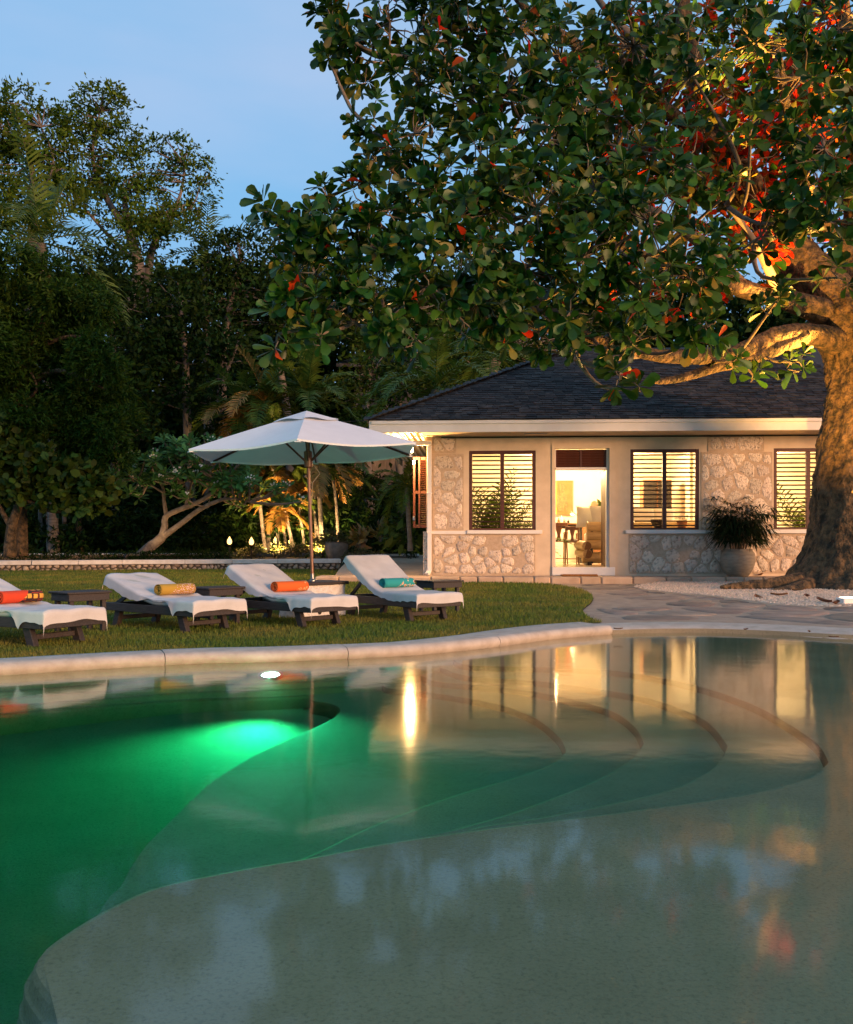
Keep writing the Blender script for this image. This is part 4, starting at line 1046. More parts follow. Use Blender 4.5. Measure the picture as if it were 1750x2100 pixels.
# ------------------------------------------------------------------ by the house front
t = thing('doormat', 'brown coir doormat at the foot of the open door', 'doormat', hloc(FU(1188, 1178, -.35)[0], -.35, ZP + .002), -TH)
obj('mat', MB().box(-.44, .44, -.22, .22, 0, .035, .012), M['coir'], t, None)
obj('rolled_edge', MB().tube([(-.42, -.2, .035), (.42, -.2, .035)], .022, 8), M['coir'], t)
up, zp = FU(1513, 1177, -.42)
t = thing('potted_lady_palm', 'round stoneware pot with a bushy dark lady palm by the wall', 'potted plant', hloc(up, -.45, ZP), -TH)
s_ = 83.0; hp = (1177 - 1121) / s_
prof = [(.20, 0), (.24, .01), (.34, hp * .25), (.40, hp * .5), (.415, hp * .68), (.39, hp * .84), (.34, hp * .93), (.33, hp), (.30, hp), (.29, hp * .92), (.001, hp * .88)]
obj('pot', MB().lathe(prof, 32, cap1=False), M['pot'], t, 50)
r = random.Random(77); mb = MB(); lf = MB()
for k in range(30):
    a = r.uniform(0, 2 * PI); q = r.uniform(.02, .17); lean = r.uniform(0, .42); H = r.uniform(.35, 1.25)
    b = Vector((math.cos(a) * q, math.sin(a) * q, hp * .87)); tp = b + Vector((math.cos(a) * lean * H, math.sin(a) * lean * H, H))
    mid = b.lerp(tp, .5) + Vector((0, 0, .06)); mb.tube([b, mid, tp], [.013, .012, .009], 6)
    for w in range(7):
        c0 = b.lerp(tp, r.uniform(.45, 1.0)); aa = a + r.uniform(-1.7, 1.7); el = r.uniform(-.1, .8); pl = r.uniform(.16, .34)
        d_ = Vector((math.cos(aa) * math.cos(el), math.sin(aa) * math.cos(el), math.sin(el))); hub = c0 + d_ * pl
        mb.tube([c0, hub], .004, 4, False)
        nl = r.randint(6, 9); side = d_.cross(Vector((0, 0, 1))).normalized()
        for q_ in range(nl):
            f = (q_ / (nl - 1) - .5) * 2.3; ld = (d_ * math.cos(f) + side * math.sin(f)).normalized(); l = r.uniform(.34, .56)
            m_ = hub + ld * l * .5 + Vector((0, 0, -.02)); e = hub + ld * l * .93 + Vector((0, 0, -l * r.uniform(.3, .62))); wv = ld.cross(Vector((0, 0, 1))).normalized() * .022
            lf.add([hub, m_ + wv, e, m_ - wv], [(0, 1, 2, 3)])
obj('canes', mb, M['bark_thin'], t); obj('fan_leaves', lf, M['leaf_pot'], t, None, recalc=False)
# side-eave lantern, lit
pl = at(845, 921, 23.5)
t = thing('eave_lantern', 'lit lantern hanging under the side eave behind the parasol tip', 'lantern', pl)
obj('hanger', MB().tube([(0, 0, .12), (0, 0, HO.z + ZT - .03 - pl.z)], .008, 6), M['metal_dark'], t)
obj('cap', MB().lathe([(.09, .08), (.05, .12), (.001, .14)], 12, cap1=False), M['metal_dark'], t); obj('glass', MB().lathe([(.001, -.1), (.03, -.09), (.042, .0), (.035, .078)], 14, cap0=False), M['lamp_glow'], t)
lamp('lantern_bulb', 'POINT', pl + Vector((-.05, -.12, -.2)), 330, (1.0, .56, .19), shadow_soft_size=.06)

# ------------------------------------------------------------------ sun loungers with towels
LL, LW = 1.78, 0.70
def smooth_path(hx, ang, bl, z0):
    """mattress centre line from foot to head: (x, z, normal)"""
    P = [Vector((LL + .01, 0, z0))] + [Vector((x, 0, z0)) for x in np.linspace(LL - .1, hx + .12, 8)]
    a = R(ang)
    for k in range(1, 8): 
        q = bl * k / 7; P.append(Vector((hx - math.cos(a) * q, 0, z0 + .01 + math.sin(a) * q)))
    return resample(catmull(P, 4), 34)
def lounger(label, foot_px, phi, ang, hx=.93, bl=.80, towel_seed=1, drape='foot'):
    r = random.Random(towel_seed); ph = R(phi)
    fp = on(*foot_px, .08); lx, ly = LL - .24, .06
    ax, wy = Vector((math.cos(ph), -math.sin(ph), 0)), Vector((math.sin(ph), math.cos(ph), 0))
    o = fp - ax * lx - wy * ly
    t = thing('sun_lounger', label, 'sun lounger', o, -ph, 'sun loungers on the lawn')
    zt, zb = .285, .192
    for y in (0, LW - .045): obj('side_rail', MB().box(0, LL - .046, y, y + .045, zb, zt, .005), M['wood_dark'], t, None)
    obj('end_rail', MB().box(LL - .045, LL, 0, LW, zb + .001, zt - .001, .005), M['wood_dark'], t, None); obj('end_rail', MB().box(.02, .06, .046, LW - .046, zb + .01, zt - .01, .005), M['wood_dark'], t, None)
    for y in (.055, LW - .115):
        obj('leg', MB().bar((LL - .35, y + .03, zb + .075), (LL - .24, y + .03, .002), .06, .10, .006, up=(1, 0, 0)), M['wood_dark'], t, None)
        obj('leg', MB().bar((.30, y + .03, zb + .075), (.20, y + .03, .002), .06, .10, .006, up=(1, 0, 0)), M['wood_dark'], t, None)
    obj('stretcher', MB().box(LL - .315, LL - .27, .12, LW - .12, .075, .125, .005), M['wood_dark'], t, None)
    obj('stretcher', MB().box(.215, .26, .12, LW - .12, .085, .135, .005), M['wood_dark'], t, None)
    n = 9
    s0 = None
    for i in range(n):
        x = hx + .06 + i * (LL - .12 - hx) / n
        if s0 is None: s0 = obj('slat', MB().box(-.04, .04, .046, LW - .046, zt - .02, zt - .003, .003), M['wood_dark'], t, None); s0.location = (x, 0, 0)
        else: place('slat', s0, t, (x, 0, 0))
    a = R(ang); ca_, sa_ = math.cos(a), math.sin(a)
    bf = MB()
    for y in (.06, LW - .10): bf.bar((hx, y + .02, zt + .012), (hx - ca_ * bl * .97, y + .02, zt + .012 + sa_ * bl * .97), .035, .035, .004)
    for q in np.linspace(.1, .95, 6): 
        c_ = Vector((hx - ca_ * bl * q, 0, zt + .014 + sa_ * bl * q)); bf.bar(c_ + Vector((0, .08, 0)), c_ + Vector((0, LW - .08, 0)), .07, .014, .003)
    obj('backrest_frame', bf, M['wood_dark'], t, None)
    pr = MB(); q = bl * .55
    for y in (.09, LW - .12): pr.bar((hx - ca_ * q, y + .015, zt + sa_ * q), (.16, y + .015, zb + .06), .025, .05, .004)
    obj('prop', pr, M['wood_dark'], t, None)
    # mattress: rounded slab bent at the hinge
    path = smooth_path(hx, ang, bl, zt + .05); mb = MB(); P = []
    prof = []
    for (yy, hh) in ((.03, 0), (.012, .02), (.008, .045), (.02, .08), (.06, .092), (.2, .095), (.35, .097), (.5, .095), (.64, .092), (.68, .08), (.692, .045), (.688, .02), (.67, 0)): prof.append((yy, hh * .78 - .05))
    m_ = len(path); frames = []
    for i, p in enumerate(path):
        tg = (path[min(i + 1, m_ - 1)] - path[max(i - 1, 0)]).normalized(); nn = Vector((tg.z, 0, -tg.x)) 
        if nn.z < 0: nn = -nn
        frames.append((p, nn, tg))
    rows = []
    for i, (p, nn, tg) in enumerate(frames):
        e = 1 if 0 < i < m_ - 1 else .8
        rows.append([p + nn * (h * e) + Vector((0, y if e == 1 else .35 + (y - .35) * .97, 0)) for y, h in prof])
    mb.grid(rows); L_ = len(prof)
    mb.f.append(tuple(range(L_))); mb.f.append(tuple((m_ - 1) * L_ + k for k in range(L_)))
    for i in range(m_ - 1): mb.f.append((i * L_, i * L_ + L_ - 1, (i + 1) * L_ + L_ - 1, (i + 1) * L_))
    obj('mattress', mb, M['mattress'], t, 50)
    # towel: one sheet over the top, hanging down at foot, sides and head
    th = .026; rows = []; nv = 29
    mid0, mid1 = (.30, .47)
    NS = 60; pf = resample([f[0] for f in frames], NS)
    for i in range(-4, NS + 4):
        ii = min(max(i, 0), NS - 1); p = pf[ii]; tg = (pf[min(ii + 1, NS - 1)] - pf[max(ii - 1, 0)]).normalized(); nn = Vector((tg.z, 0, -tg.x)); nn = nn if nn.z > 0 else -nn
        f = ii / (NS - 1)
        over = -i if i < 0 else (i - NS + 1 if i >= NS else 0); dirx = 1 if i < 0 else -1
        if drape == 'foot': dn = .105 if f < .20 else (.105 - (f - .2) * .9 if f < .29 else .018 + .10 * max(0, min(1, (f - .50) / .16)))
        else: dn = .085 if f < .18 else .085 + .02 * math.sin(f * 9)
        dn = max(dn + .007 * math.sin(i * .55 + towel_seed) + .004 * math.sin(i * 1.3), .012)
        if drape == 'foot' and .17 < f < .25: dn += .07 * math.exp(-((f - .21) / .02) ** 2)
        row = []
        for j in range(nv):
            v = j / (nv - 1); 
            if v < .2: y = -.006 - .012 * (1 - v / .2) * (dn > .05); drop = dn * (1 - v / .2)
            elif v > .8: y = LW + .006 + .012 * ((v - .8) / .2) * (dn > .05); drop = dn * ((v - .8) / .2)
            else: y = -.006 + (LW + .012) * (v - .2) / .6; drop = 0
            edge = max(0, 1 - min(abs(y), abs(LW - y)) / .05) if 0 <= y <= LW else 1
            wr = .005 * math.sin(9 * f * PI + 5 * y + towel_seed) * math.sin(13 * y + 3 * f) + .004 * math.sin(31 * f + 17 * y)
            crease = .02 * math.exp(-((f - .47) / .03) ** 2) * (.5 + .5 * math.sin(8 * y + towel_seed))
            q = p + nn * (th + .004 + wr * (1 - edge) + crease * (1 - edge) - .010 * edge) + Vector((0, y, 0)) - nn * drop
            if over: 
                q = q + Vector((dirx * .012 * min(over, 1), 0, 0)) + (Vector((0, 0, -.030)) if dirx > 0 else (-nn * .022 + tg * .0)) * over * (1 + .1 * math.sin(9 * y + towel_seed))
            row.append(q)
        rows.append(row)
    tw = obj('towel_cover', MB().grid(rows), M['towel'], t, 'all', recalc=False)
    return t, o, ph, frames
LG = []
LG.append(lounger('leftmost sun lounger with the red printed towel, cut by the frame', (65, 1330.5), 29, 19, towel_seed=1, bl=.8))
LG.append(lounger('sun lounger with a mustard rolled towel, second from left', (378, 1299.5), 39, 17, towel_seed=2, bl=.84))
LG.append(lounger('sun lounger with a plain orange rolled towel beside the parasol base', (618, 1289), 42, 26, towel_seed=3, bl=.78))
LG.append(lounger('rightmost sun lounger with a teal rolled towel and steep back', (838.7, 1277), 52, 32, towel_seed=4, bl=.84, drape='full'))
# rolled towels lying on the loungers
T_SPEC = [('rolled_towel', 'red and orange rolled towel with black square print', print_towel('towel_red', (0.60, 0.05, 0.012), (0.75, 0.35, 0.05), (0.03, 0.012, 0.012), 15, .02, 'squares')),
          ('rolled_towel', 'mustard rolled towel with dotted paisley print', print_towel('towel_mustard', (0.42, 0.25, 0.03), (0.70, 0.62, 0.55), (0.40, 0.10, 0.04), 70, -.05)),
          ('rolled_towel', 'orange rolled towel with cream flower border at one end', print_towel('towel_orange', (0.72, 0.12, 0.015), (0.72, 0.12, 0.015), (0.70, 0.42, 0.16), 30, .10)),
          ('rolled_towel', 'teal rolled towel with a patchwork printed end', print_towel('towel_teal', (0.02, 0.28, 0.27), (0.55, 0.25, 0.12), (0.60, 0.50, 0.36), 26, .03))]
def roll_towel(name, label, m, lg, px0, px1):
    t, o, ph, fr_ = lg; Ln = .45; r0 = .074
    mb = MB(); n = 22; ny = 8; rows = []
    turns = 2.6; ns = 60
    for i in range(ns + 1):
        a = 2 * PI * turns * i / ns; rad = r0 * (.28 + .72 * i / ns) * (1 + .02 * math.sin(3 * a)); rows.append([(rad * math.cos(a) * 1.06, -Ln / 2 + Ln * k / ny + .004 * math.sin(k + i * .3) * (k in (0, ny)), rad * math.sin(a) * .94) for k in range(ny + 1)])
    mb.grid(rows)
    ends = MB()
    o_ = obj(name, mb, m, None, 'all', recalc=False)
    so = o_.modifiers.new('pile', 'SOLIDIFY'); so.thickness = .007; so.offset = 0
    o_.rotation_euler = (0, 0, -ph + R(px1)); lp = Vector((px0[0], px0[1], px0[2])); rot = Matrix.Rotation(-ph, 3, 'Z')
    o_.location = Vector(o) + rot @ lp; o_['label'] = label; o_['category'] = 'towel'; o_['group'] = 'rolled towels on the loungers'; return o_
roll_towel(*T_SPEC[0], LG[0], (0.96, 0.37, 0.449), -2)
roll_towel(*T_SPEC[1], LG[1], (0.97, 0.36, 0.449), -4)
roll_towel(*T_SPEC[2], LG[2], (0.97, 0.37, 0.452), -6)
roll_towel(*T_SPEC[3], LG[3], (0.93, 0.33, 0.459), -4)

# slatted side tables
def side_table(label, foot_px, phi, l=.50, w=.40, h=.455):
    ph = R(phi); fp = on(*foot_px, .08); ax, wy = Vector((math.cos(ph), -math.sin(ph), 0)), Vector((math.sin(ph), math.cos(ph), 0))
    o = fp - wy * (l - .06) - ax * (w - .06)
    t = thing('side_table', label, 'side table', o, -ph, 'slatted side tables between the loungers')
    n = 5; s0 = None
    for i in range(n):
        x = -.01 + (i + .5) * (w + .02) / n
        if s0 is None: s0 = obj('slat', MB().box(-.038, .038, -.012, l + .012, h - .022, h, .004), M['wood_dark'], t, None); s0.location = (x, 0, 0)
        else: place('slat', s0, t, (x, 0, rnd.uniform(-.001, .001)))
    ap = MB(); ap.box(.012, .034, .012, l - .012, h - .10, h - .024, .003); ap.box(w - .034, w - .012, .012, l - .012, h - .10, h - .024, .003)
    ap.box(.035, w - .035, .012, .034, h - .10, h - .024, .003); ap.box(.035, w - .035, l - .034, l - .012, h - .10, h - .024, .003); obj('apron', ap, M['wood_dark'], t, None)
    for x in (.036, w - .086):
        for y in (.036, l - .086): obj('leg', MB().box(x, x + .05, y, y + .05, .001, h - .024, .004), M['wood_dark'], t, None)
    lo_ = MB(); 
    for y in (.05, l - .075): lo_.box(.087, w - .087, y, y + .025, .09, .125, .003)
    obj('stretcher', lo_, M['wood_dark'], t, None)
    return t
side_table('dark slatted side table between the leftmost and second loungers', (212, 1296), 40)
side_table('dark slatted side table between the mustard and orange towel loungers', (487, 1280), 42)
side_table('dark slatted side table right of the teal towel lounger', (938, 1256), 52, l=.53, w=.42)

# parasol and its stucco plinth
pc = on(642, 1268, .08); pdx = Vector((-1.515, 12.25, .08))
ph = R(42)
t = thing('parasol_plinth', 'rough white stucco plinth with dark slab top carrying the parasol', 'plinth', pdx, -ph)
mb = MB(); n = 8
def rough_box(x0, x1, y0, y1, z0, z1, amp, n, r):
    bm = bmesh.new(); bmesh.ops.create_cube(bm, size=1.0)
    bmesh.ops.subdivide_edges(bm, edges=bm.edges[:], cuts=n, use_grid_fill=True)
    for v in bm.verts:
        v.co = Vector((x0 + (v.co.x + .5) * (x1 - x0), y0 + (v.co.y + .5) * (y1 - y0), z0 + (v.co.z + .5) * (z1 - z0))) + Vector((r.uniform(-amp, amp), r.uniform(-amp, amp), r.uniform(-amp, amp) * .5))
    mb = MB(); bm.verts.index_update(); mb.v = [tuple(v.co) for v in bm.verts]; mb.f = [tuple(v.index for v in f.verts) for f in bm.faces]; bm.free(); return mb
obj('stucco_block', rough_box(-.25, .25, -.36, .36, -.03, .425, .006, 12, random.Random(3)), M['stucco'], t, 60)
obj('slab_top', MB().box(-.29, .29, -.40, .40, .428, .47, .01), M['wood_dark'], t, None)
obj('side_slot', MB().lathe([(.001, 0), (.035, 0)], 12, cap0=False, cap1=False), M['black'], t, None).matrix_local = Matrix.Translation((.2585, -.1, .08)) @ Matrix.Rotation(R(90), 4, 'Y')
tl = R(2.0)
t = thing('parasol', 'large white hexagonal canvas parasol on a varnished wooden pole', 'parasol', pdx + Vector((0, 0, .47)))
t.rotation_euler = (R(.3), -tl, 0)
RZ, TZ, RR = 1.72, 2.27, 1.62
obj('pole', MB().tube([(0, 0, 0), (0, 0, TZ - .03)], .023, 14), M['wood_pole'], t)
obj('base_ring', MB().lathe([(.05, 0.001), (.05, .015), (.026, .03), (.026, .10)], 16, cap0=False, cap1=False), M['metal_grey'], t)
obj('crown_hub', MB().lathe([(.03, TZ - .18), (.06, TZ - .16), (.06, TZ - .08), (.03, TZ - .06)], 14), M['wood_pole'], t); obj('runner', MB().lathe([(.026, RZ - .22), (.055, RZ - .2), (.055, RZ + .0), (.026, RZ + .02)], 14), M['wood_pole'], t)
hexa = [Vector((math.cos(R(-90 + 60 * k + 3)), math.sin(R(-90 + 60 * k + 3)), 0)) for k in range(6)]
cv = MB(); rows = []
NA, NRR = 8, 10
for k in range(6):
    A_, B_ = hexa[k], hexa[(k + 1) % 6]; G = []
    for i in range(NRR + 1):
        f = .12 + .88 * i / NRR; row = []
        for j in range(NA + 1):
            u = j / NA; d_ = A_.lerp(B_, u); sag = 4 * u * (1 - u)
            z = TZ - .04 - (TZ - RZ - .04) * (f ** 1.06) - .035 * sag * f - .012 * (1 - abs(2 * u - 1)) * f
            pull = 1 - .035 * sag * f
            row.append((d_.x * RR * f * pull, d_.y * RR * f * pull, z))
        G.append(row)
    # short hem turned down at the rim
    G.append([(p[0] * .998, p[1] * .998, p[2] - .022) for p in G[-1]])
    obj('canopy_panel', MB().grid(G), M['canvas'], t, 35, recalc=False)
for k in range(6):
    A_, B_ = hexa[k], hexa[(k + 1) % 6]; G = []
    for i in range(6):
        f = .0 + .30 * i / 5; row = []
        for j in range(7):
            u = j / 6; d_ = A_.lerp(B_, u); fl_ = .014 * math.sin(u * PI * 2 + k) * (i == 5)
            z = TZ - .005 - (TZ - RZ) * f * .95 + fl_; row.append((d_.x * RR * f, d_.y * RR * f, z))
        G.append(row)
    obj('vent_panel', MB().grid(G), M['canvas'], t, 35, recalc=False)
for k in range(6):
    A_ = hexa[k]
    obj('rib', MB().bar((A_.x * .06, A_.y * .06, TZ - .10), (A_.x * RR * .985, A_.y * RR * .985, RZ - .022), .022, .026, .003), M['wood_red'], t, None)
    obj('strut', MB().bar((A_.x * .05, A_.y * .05, RZ - .12), (A_.x * RR * .34, A_.y * RR * .34, RZ + .315), .018, .022, .003), M['wood_red'], t, None)
    obj('rib_pocket', MB().bar((A_.x * RR * .93, A_.y * RR * .93, RZ + .018 - .05), (A_.x * RR * 1.003, A_.y * RR * 1.003, RZ - .035), .07, .012, .003), M['canvas'], t, None)
obj('pull_cord', MB().tube([(.05, -.01, RZ - .15), (.16, -.1, RZ - .30), (.05, -.05, RZ - .42), (.03, -.03, RZ - .7)], .004, 5), M['rope'], t); obj('pulley', MB().lathe([(.001, 0), (.03, 0), (.03, .03), (.001, .03)], 12, (-.045, -.02, RZ - .34), cap0=False, cap1=False), M['metal_dark'], t)

# ------------------------------------------------------------------ low walls across the far lawn
def low_wall(label, pts, top, base, cap_w, cap_h, seed, name='low_wall', stones=True, gname=None):
    t = thing(name, label, 'garden wall', (0, 0, 0), 0, gname); r = random.Random(seed)
    P = [Vector(p) for p in pts]; L = [0]
    for i in range(1, len(P)): L.append(L[-1] + (P[i] - P[i - 1]).length)
    def pos(s):
        for i in range(1, len(P)):
            if s <= L[i] or i == len(P) - 1: 
                k = (s - L[i - 1]) / (L[i] - L[i - 1]); return P[i - 1].lerp(P[i], k), (P[i] - P[i - 1]).normalized()
    mb = MB(); cb = MB()
    for i in range(1, len(P)):
        mb.bar(P[i - 1] + Vector((0, 0, (top + base) / 2)), P[i] + Vector((0, 0, (top + base) / 2)), .30, top - base, .01)
    body = obj('wall_core', mb, M['darkgap'], t, None)
    s = 0; tot = L[-1]
    while s < tot - .02:
        w = min(r.uniform(1.4, 2.2), tot - s); a, _ = pos(s + .006); b, _ = pos(s + w - .006)
        obj('cap_slab', MB().bar(a + Vector((0, 0, top + cap_h / 2 + .002)), b + Vector((0, 0, top + cap_h / 2 + .002)), cap_w, cap_h, .012), M['cap'], t, None); s += w
    if stones:
        s = 0; shared = []
        H = top - base
        for (poly) in cells(0, tot, 0.0, H, .15, seed, jit=.42, aspect=1.45):
            c, S, size = shape_cell(poly, .018, r, .10, 8)
            if size < .03: continue
            p, d = pos(c.x); nrm = Vector((d.y, -d.x, 0))
            if p.x * F / p.y + CX < -60: continue
            st = stone_mb(c, S, .05 * r.uniform(.7, 1.3), .5, r); st.v = [((q[0] - c.x), -q[2], q[1] - c.y) for q in st.v]
            o = obj('stone', st, M['rubble'], body, 60); o.location = p + nrm * .15 + Vector((0, 0, base + c.y)); o.rotation_euler = (0, 0, math.atan2(d.y, d.x))
    return t
low_wall('low white capped rubble wall along the back of the lawn', [(-22, 29.6, 0), (-14.2, 30.6, 0), (-8.3, 32.2, 0), (-3.15, 33.6, 0)], .29, .06, .46, .15, 3)
low_wall('second white capped kerb wall among the planting behind the lawn', [(-20, 35.4, 0), (-14, 35.8, 0), (-8.9, 36.6, 0)], .52, .06, .4, .08, 5, stones=False)
low_wall('short white kerb by the paved path left of the villa', [(-2.6, 38.4, 0), (-1.2, 38.8, 0), (-.35, 38.6, 0)], .45, .06, .4, .1, 6, stones=False)
# raised soil behind the wall and the path beside the house
bed = MB().poly([(-40, 29.9), (-14.2, 30.75), (-8.3, 32.35), (-3.2, 33.8), (-3.0, 38), (-2, 60), (-40, 60)], .40)
obj('planting_bed', bed, M['soil'], None, None, 'structure', recalc=False)
pth = MB(); 
rows = []
for k, (yy, z, xl, xr) in enumerate(((21.8, .072, -1.35, .2), (23.2, .09, -2.0, .2), (25, .12, -2.5, .25), (29, .2, -2.75, .4), (33.8, .32, -2.95, .5), (38, .40, -2.6, .8), (44, .42, -2.0, 1.2))):
    rows.append([(xl + (xr - xl) * q / 6, yy, z + .006 * math.sin(q * 2 + k)) for q in range(7)])
obj('side_path', pth.grid(rows), M['terrace'], None, None, 'structure', recalc=False)

# torches with live flames, garden spot lamps
def torch(label, px, py, d, h):
    p = at(px, py, d); p.z = .40; fz = at(px, py, d).z; t = thing('garden_torch', label, 'torch', p, 0, 'garden torches by the palms'); H = fz - p.z - .16
    obj('post', MB().tube([(0, 0, 0), (0, 0, H)], .03, 8), M['metal_dark'], t); obj('cup', MB().lathe([(.03, H - .02), (.075, H + .03), (.08, H + .09), (.05, H + .10), (.02, H + .085)], 12), M['metal_dark'], t)
    n = 8; obj('flame', MB().lathe([(.02, H + .09), (.07, H + .125), (.092, H + .19), (.08, H + .26), (.035, H + .34), (.001, H + .40)], 10, cap1=False), M['flame'], t)
    lamp('torch_light', 'POINT', p + Vector((0, -.12, H + .34)), 42, (1.0, .52, .17), shadow_soft_size=.08)
torch('leftmost garden torch, burning in front of the frangipani', 471, 1113, 34.6, 1)
torch('second garden torch from the left beside yellow shrubs', 516, 1114, 34.2, 1)
torch('small garden torch between the two leaning palm stems', 565, 1112, 39, 1)
torch('rightmost small garden torch just left of the parasol pole', 596, 1112, 39.6, 1)
def spot(label, p, target, energy, col, size, blend, name='garden_spotlight', grp='garden spot lamps', rad=.06, cat='spotlight'):
    p = Vector(p); tg = Vector(target); t = thing(name, label, cat, p, 0, grp); d = (tg - p).normalized()
    obj('spike', MB().tube([(0, 0, -.05), (0, 0, .1)], .012, 6), M['metal_dark'], t)
    q = d.to_track_quat('Z', 'Y').to_matrix().to_4x4(); hd = MB().lathe([(.02, -.08), (.055, -.07), (.065, .07), (.058, .07), (.05, .04)], 14, cap1=False); hd.v = [tuple(q @ Vector(v) + Vector((0, 0, .14))) for v in hd.v]
    obj('housing', hd, M['metal_dark'], t); ln = MB().lathe([(.001, .045), (.05, .042)], 14, cap0=False, cap1=False); ln.v = [tuple(q @ Vector(v) + Vector((0, 0, .14))) for v in ln.v]; obj('lens', ln, M['flood_lens'], t, None)
    o = lamp('spot_beam', 'SPOT', p + Vector((0, 0, .14)) + d * .12, energy, col, spot_size=R(size), spot_blend=blend, shadow_soft_size=rad)
    o.rotation_euler = (-d).to_track_quat('Z', 'Y').to_euler(); return t
spot('garden spotlight lighting the palms from the planting bed', (-5.6, 33.9, .42), (-6.2, 37.5, 3.6), 1700, (1.0, .60, .24), 90, .6)
spot('garden spotlight in front of the leaning palm stems', (-3.9, 34.6, .42), (-4.8, 37.5, 3.0), 1700, (1.0, .60, .24), 95, .6)
spot('garden spotlight at the foot of the frangipani trunk', (-10.4, 31.9, .42), (-9.0, 34.0, 3.2), 110, (1.0, .62, .28), 90, .7)
# pool lamp in the far wall
pl_ = on(556, 1384.5, -.085); pl_.y -= .02
t = thing('pool_light', 'lit underwater lamp in the far pool wall below the coping', 'pool light', pl_)
ringm = MB(); qt = Matrix.Rotation(R(16), 4, 'X')
ringm.lathe([(.083, -.012), (.11, -.012), (.11, .012), (.083, .012)], 24, cap0=False, cap1=False); ringm.v = [tuple(qt @ Vector((v[0], v[1] * .9, v[2]))) for v in ringm.v]
obj('rim', ringm, M['metal_grey'], t)
ln = MB().lathe([(.001, .012), (.05, .010), (.082, .0)], 24, cap0=False, cap1=False); ln.v = [tuple(qt @ Vector((v[0], v[1] * .9, v[2]))) for v in ln.v]; obj('lens', ln, M['pool_lens'], t)
d = Vector((-.12, -1, .10)).normalized()
o = lamp('pool_beam', 'SPOT', pl_ + Vector((0, -.12, -.03)), 1050, (.18, 1.0, .60), spot_size=R(124), spot_blend=1.0, shadow_soft_size=.12); o.rotation_euler = (-d).to_track_quat('Z', 'Y').to_euler()

# its twin in the left wall of the basin, out of frame; its glow shows at the lower left
p2 = Vector((-6.55, 2.6, -.13))
t2 = copy_tree(t); t2.location = p2; t2.rotation_euler = (0, 0, R(90)); t2['label'] = 'lit underwater lamp in the left pool wall beyond the picture edge'
o = lamp('pool_beam', 'SPOT', p2 + Vector((.5, 0, -.03)), 900, (.18, 1.0, .62), spot_size=R(95), spot_blend=1.0, shadow_soft_size=.12); o.rotation_euler = (-Vector((.62, .80, .03))).to_track_quat('Z', 'Y').to_euler()

# ------------------------------------------------------------------ vegetation helpers
def nrm(a): return a / (np.linalg.norm(a, axis=1, keepdims=True) + 1e-9)
def leaf_quads(P, size, r, up=.5, width=.42, droop=.25, dirs=None, dw=.6):
    """diamond leaves: one folded quad pair each"""
    N = len(P); n = nrm(r.normal(size=(N, 3)) + np.array([0, 0, up])); a = r.normal(size=(N, 3))
    if dirs is not None: a = a * (1 - dw) + dirs * dw * 1.8
    a[:, 2] -= droop; a = nrm(a - n * (a * n).sum(1, keepdims=True)); s = np.cross(n, a); L = (size * r.uniform(.6, 1.3, N))[:, None]
    w = L * width * .5; fold = n * L * .10
    V = np.stack([P, P + a * L * .5 + s * w + fold, P + a * L, P + a * L * .5 - s * w + fold], 1).reshape(-1, 3)
    k = np.arange(N) * 4; return V, np.stack([k, k + 1, k + 2, k + 3], 1)
def crown_points(lobes, per_m2, clump, r, shell=.75, csz=.30, flat=.8):
    """leaf positions gathered into clumps near the skin of every lobe: returns points and outward directions"""
    PP = []; DD = []
    for (c, rad) in lobes:
        nc = max(4, int(per_m2 * rad * rad)); d = nrm(r.normal(size=(nc, 3))); rr = rad * (shell + (1 - shell) * r.random(nc) ** .5) * np.where(r.random(nc) < .25, r.random(nc), 1)
        cc = np.array(c) + d * rr[:, None] * np.array([1, 1, flat]); q = r.normal(size=(nc, clump, 3)) * (csz * r.uniform(.6, 1.4, (nc, 1, 1))) * np.array([1, 1, .6])
        PP.append((cc[:, None, :] + q).reshape(-1, 3)); DD.append(np.repeat(d, clump, 0))
    return np.concatenate(PP), np.concatenate(DD)
def px_lobes(L): return [(tuple(at(x, y, d)), rr * d / F) for x, y, rr, d in L]
def limb(name, px, m, parent, n=8, sub=5, jit=.06):
    """branch traced as (x, y, depth, radius in metres)"""
    P = catmull([at(x, y, d) for x, y, d, _ in px], sub); Rr = np.interp(np.linspace(0, len(px) - 1, len(P)), range(len(px)), [q[3] for q in px])
    w = org(parent); mb = MB().tube(P, list(Rr), n, jitter=jit); mb.v = [(p[0] - w.x, p[1] - w.y, p[2] - w.z) for p in mb.v]
    obj(name, mb, m, parent, 'all'); return P
TWIG_SEED = [5]
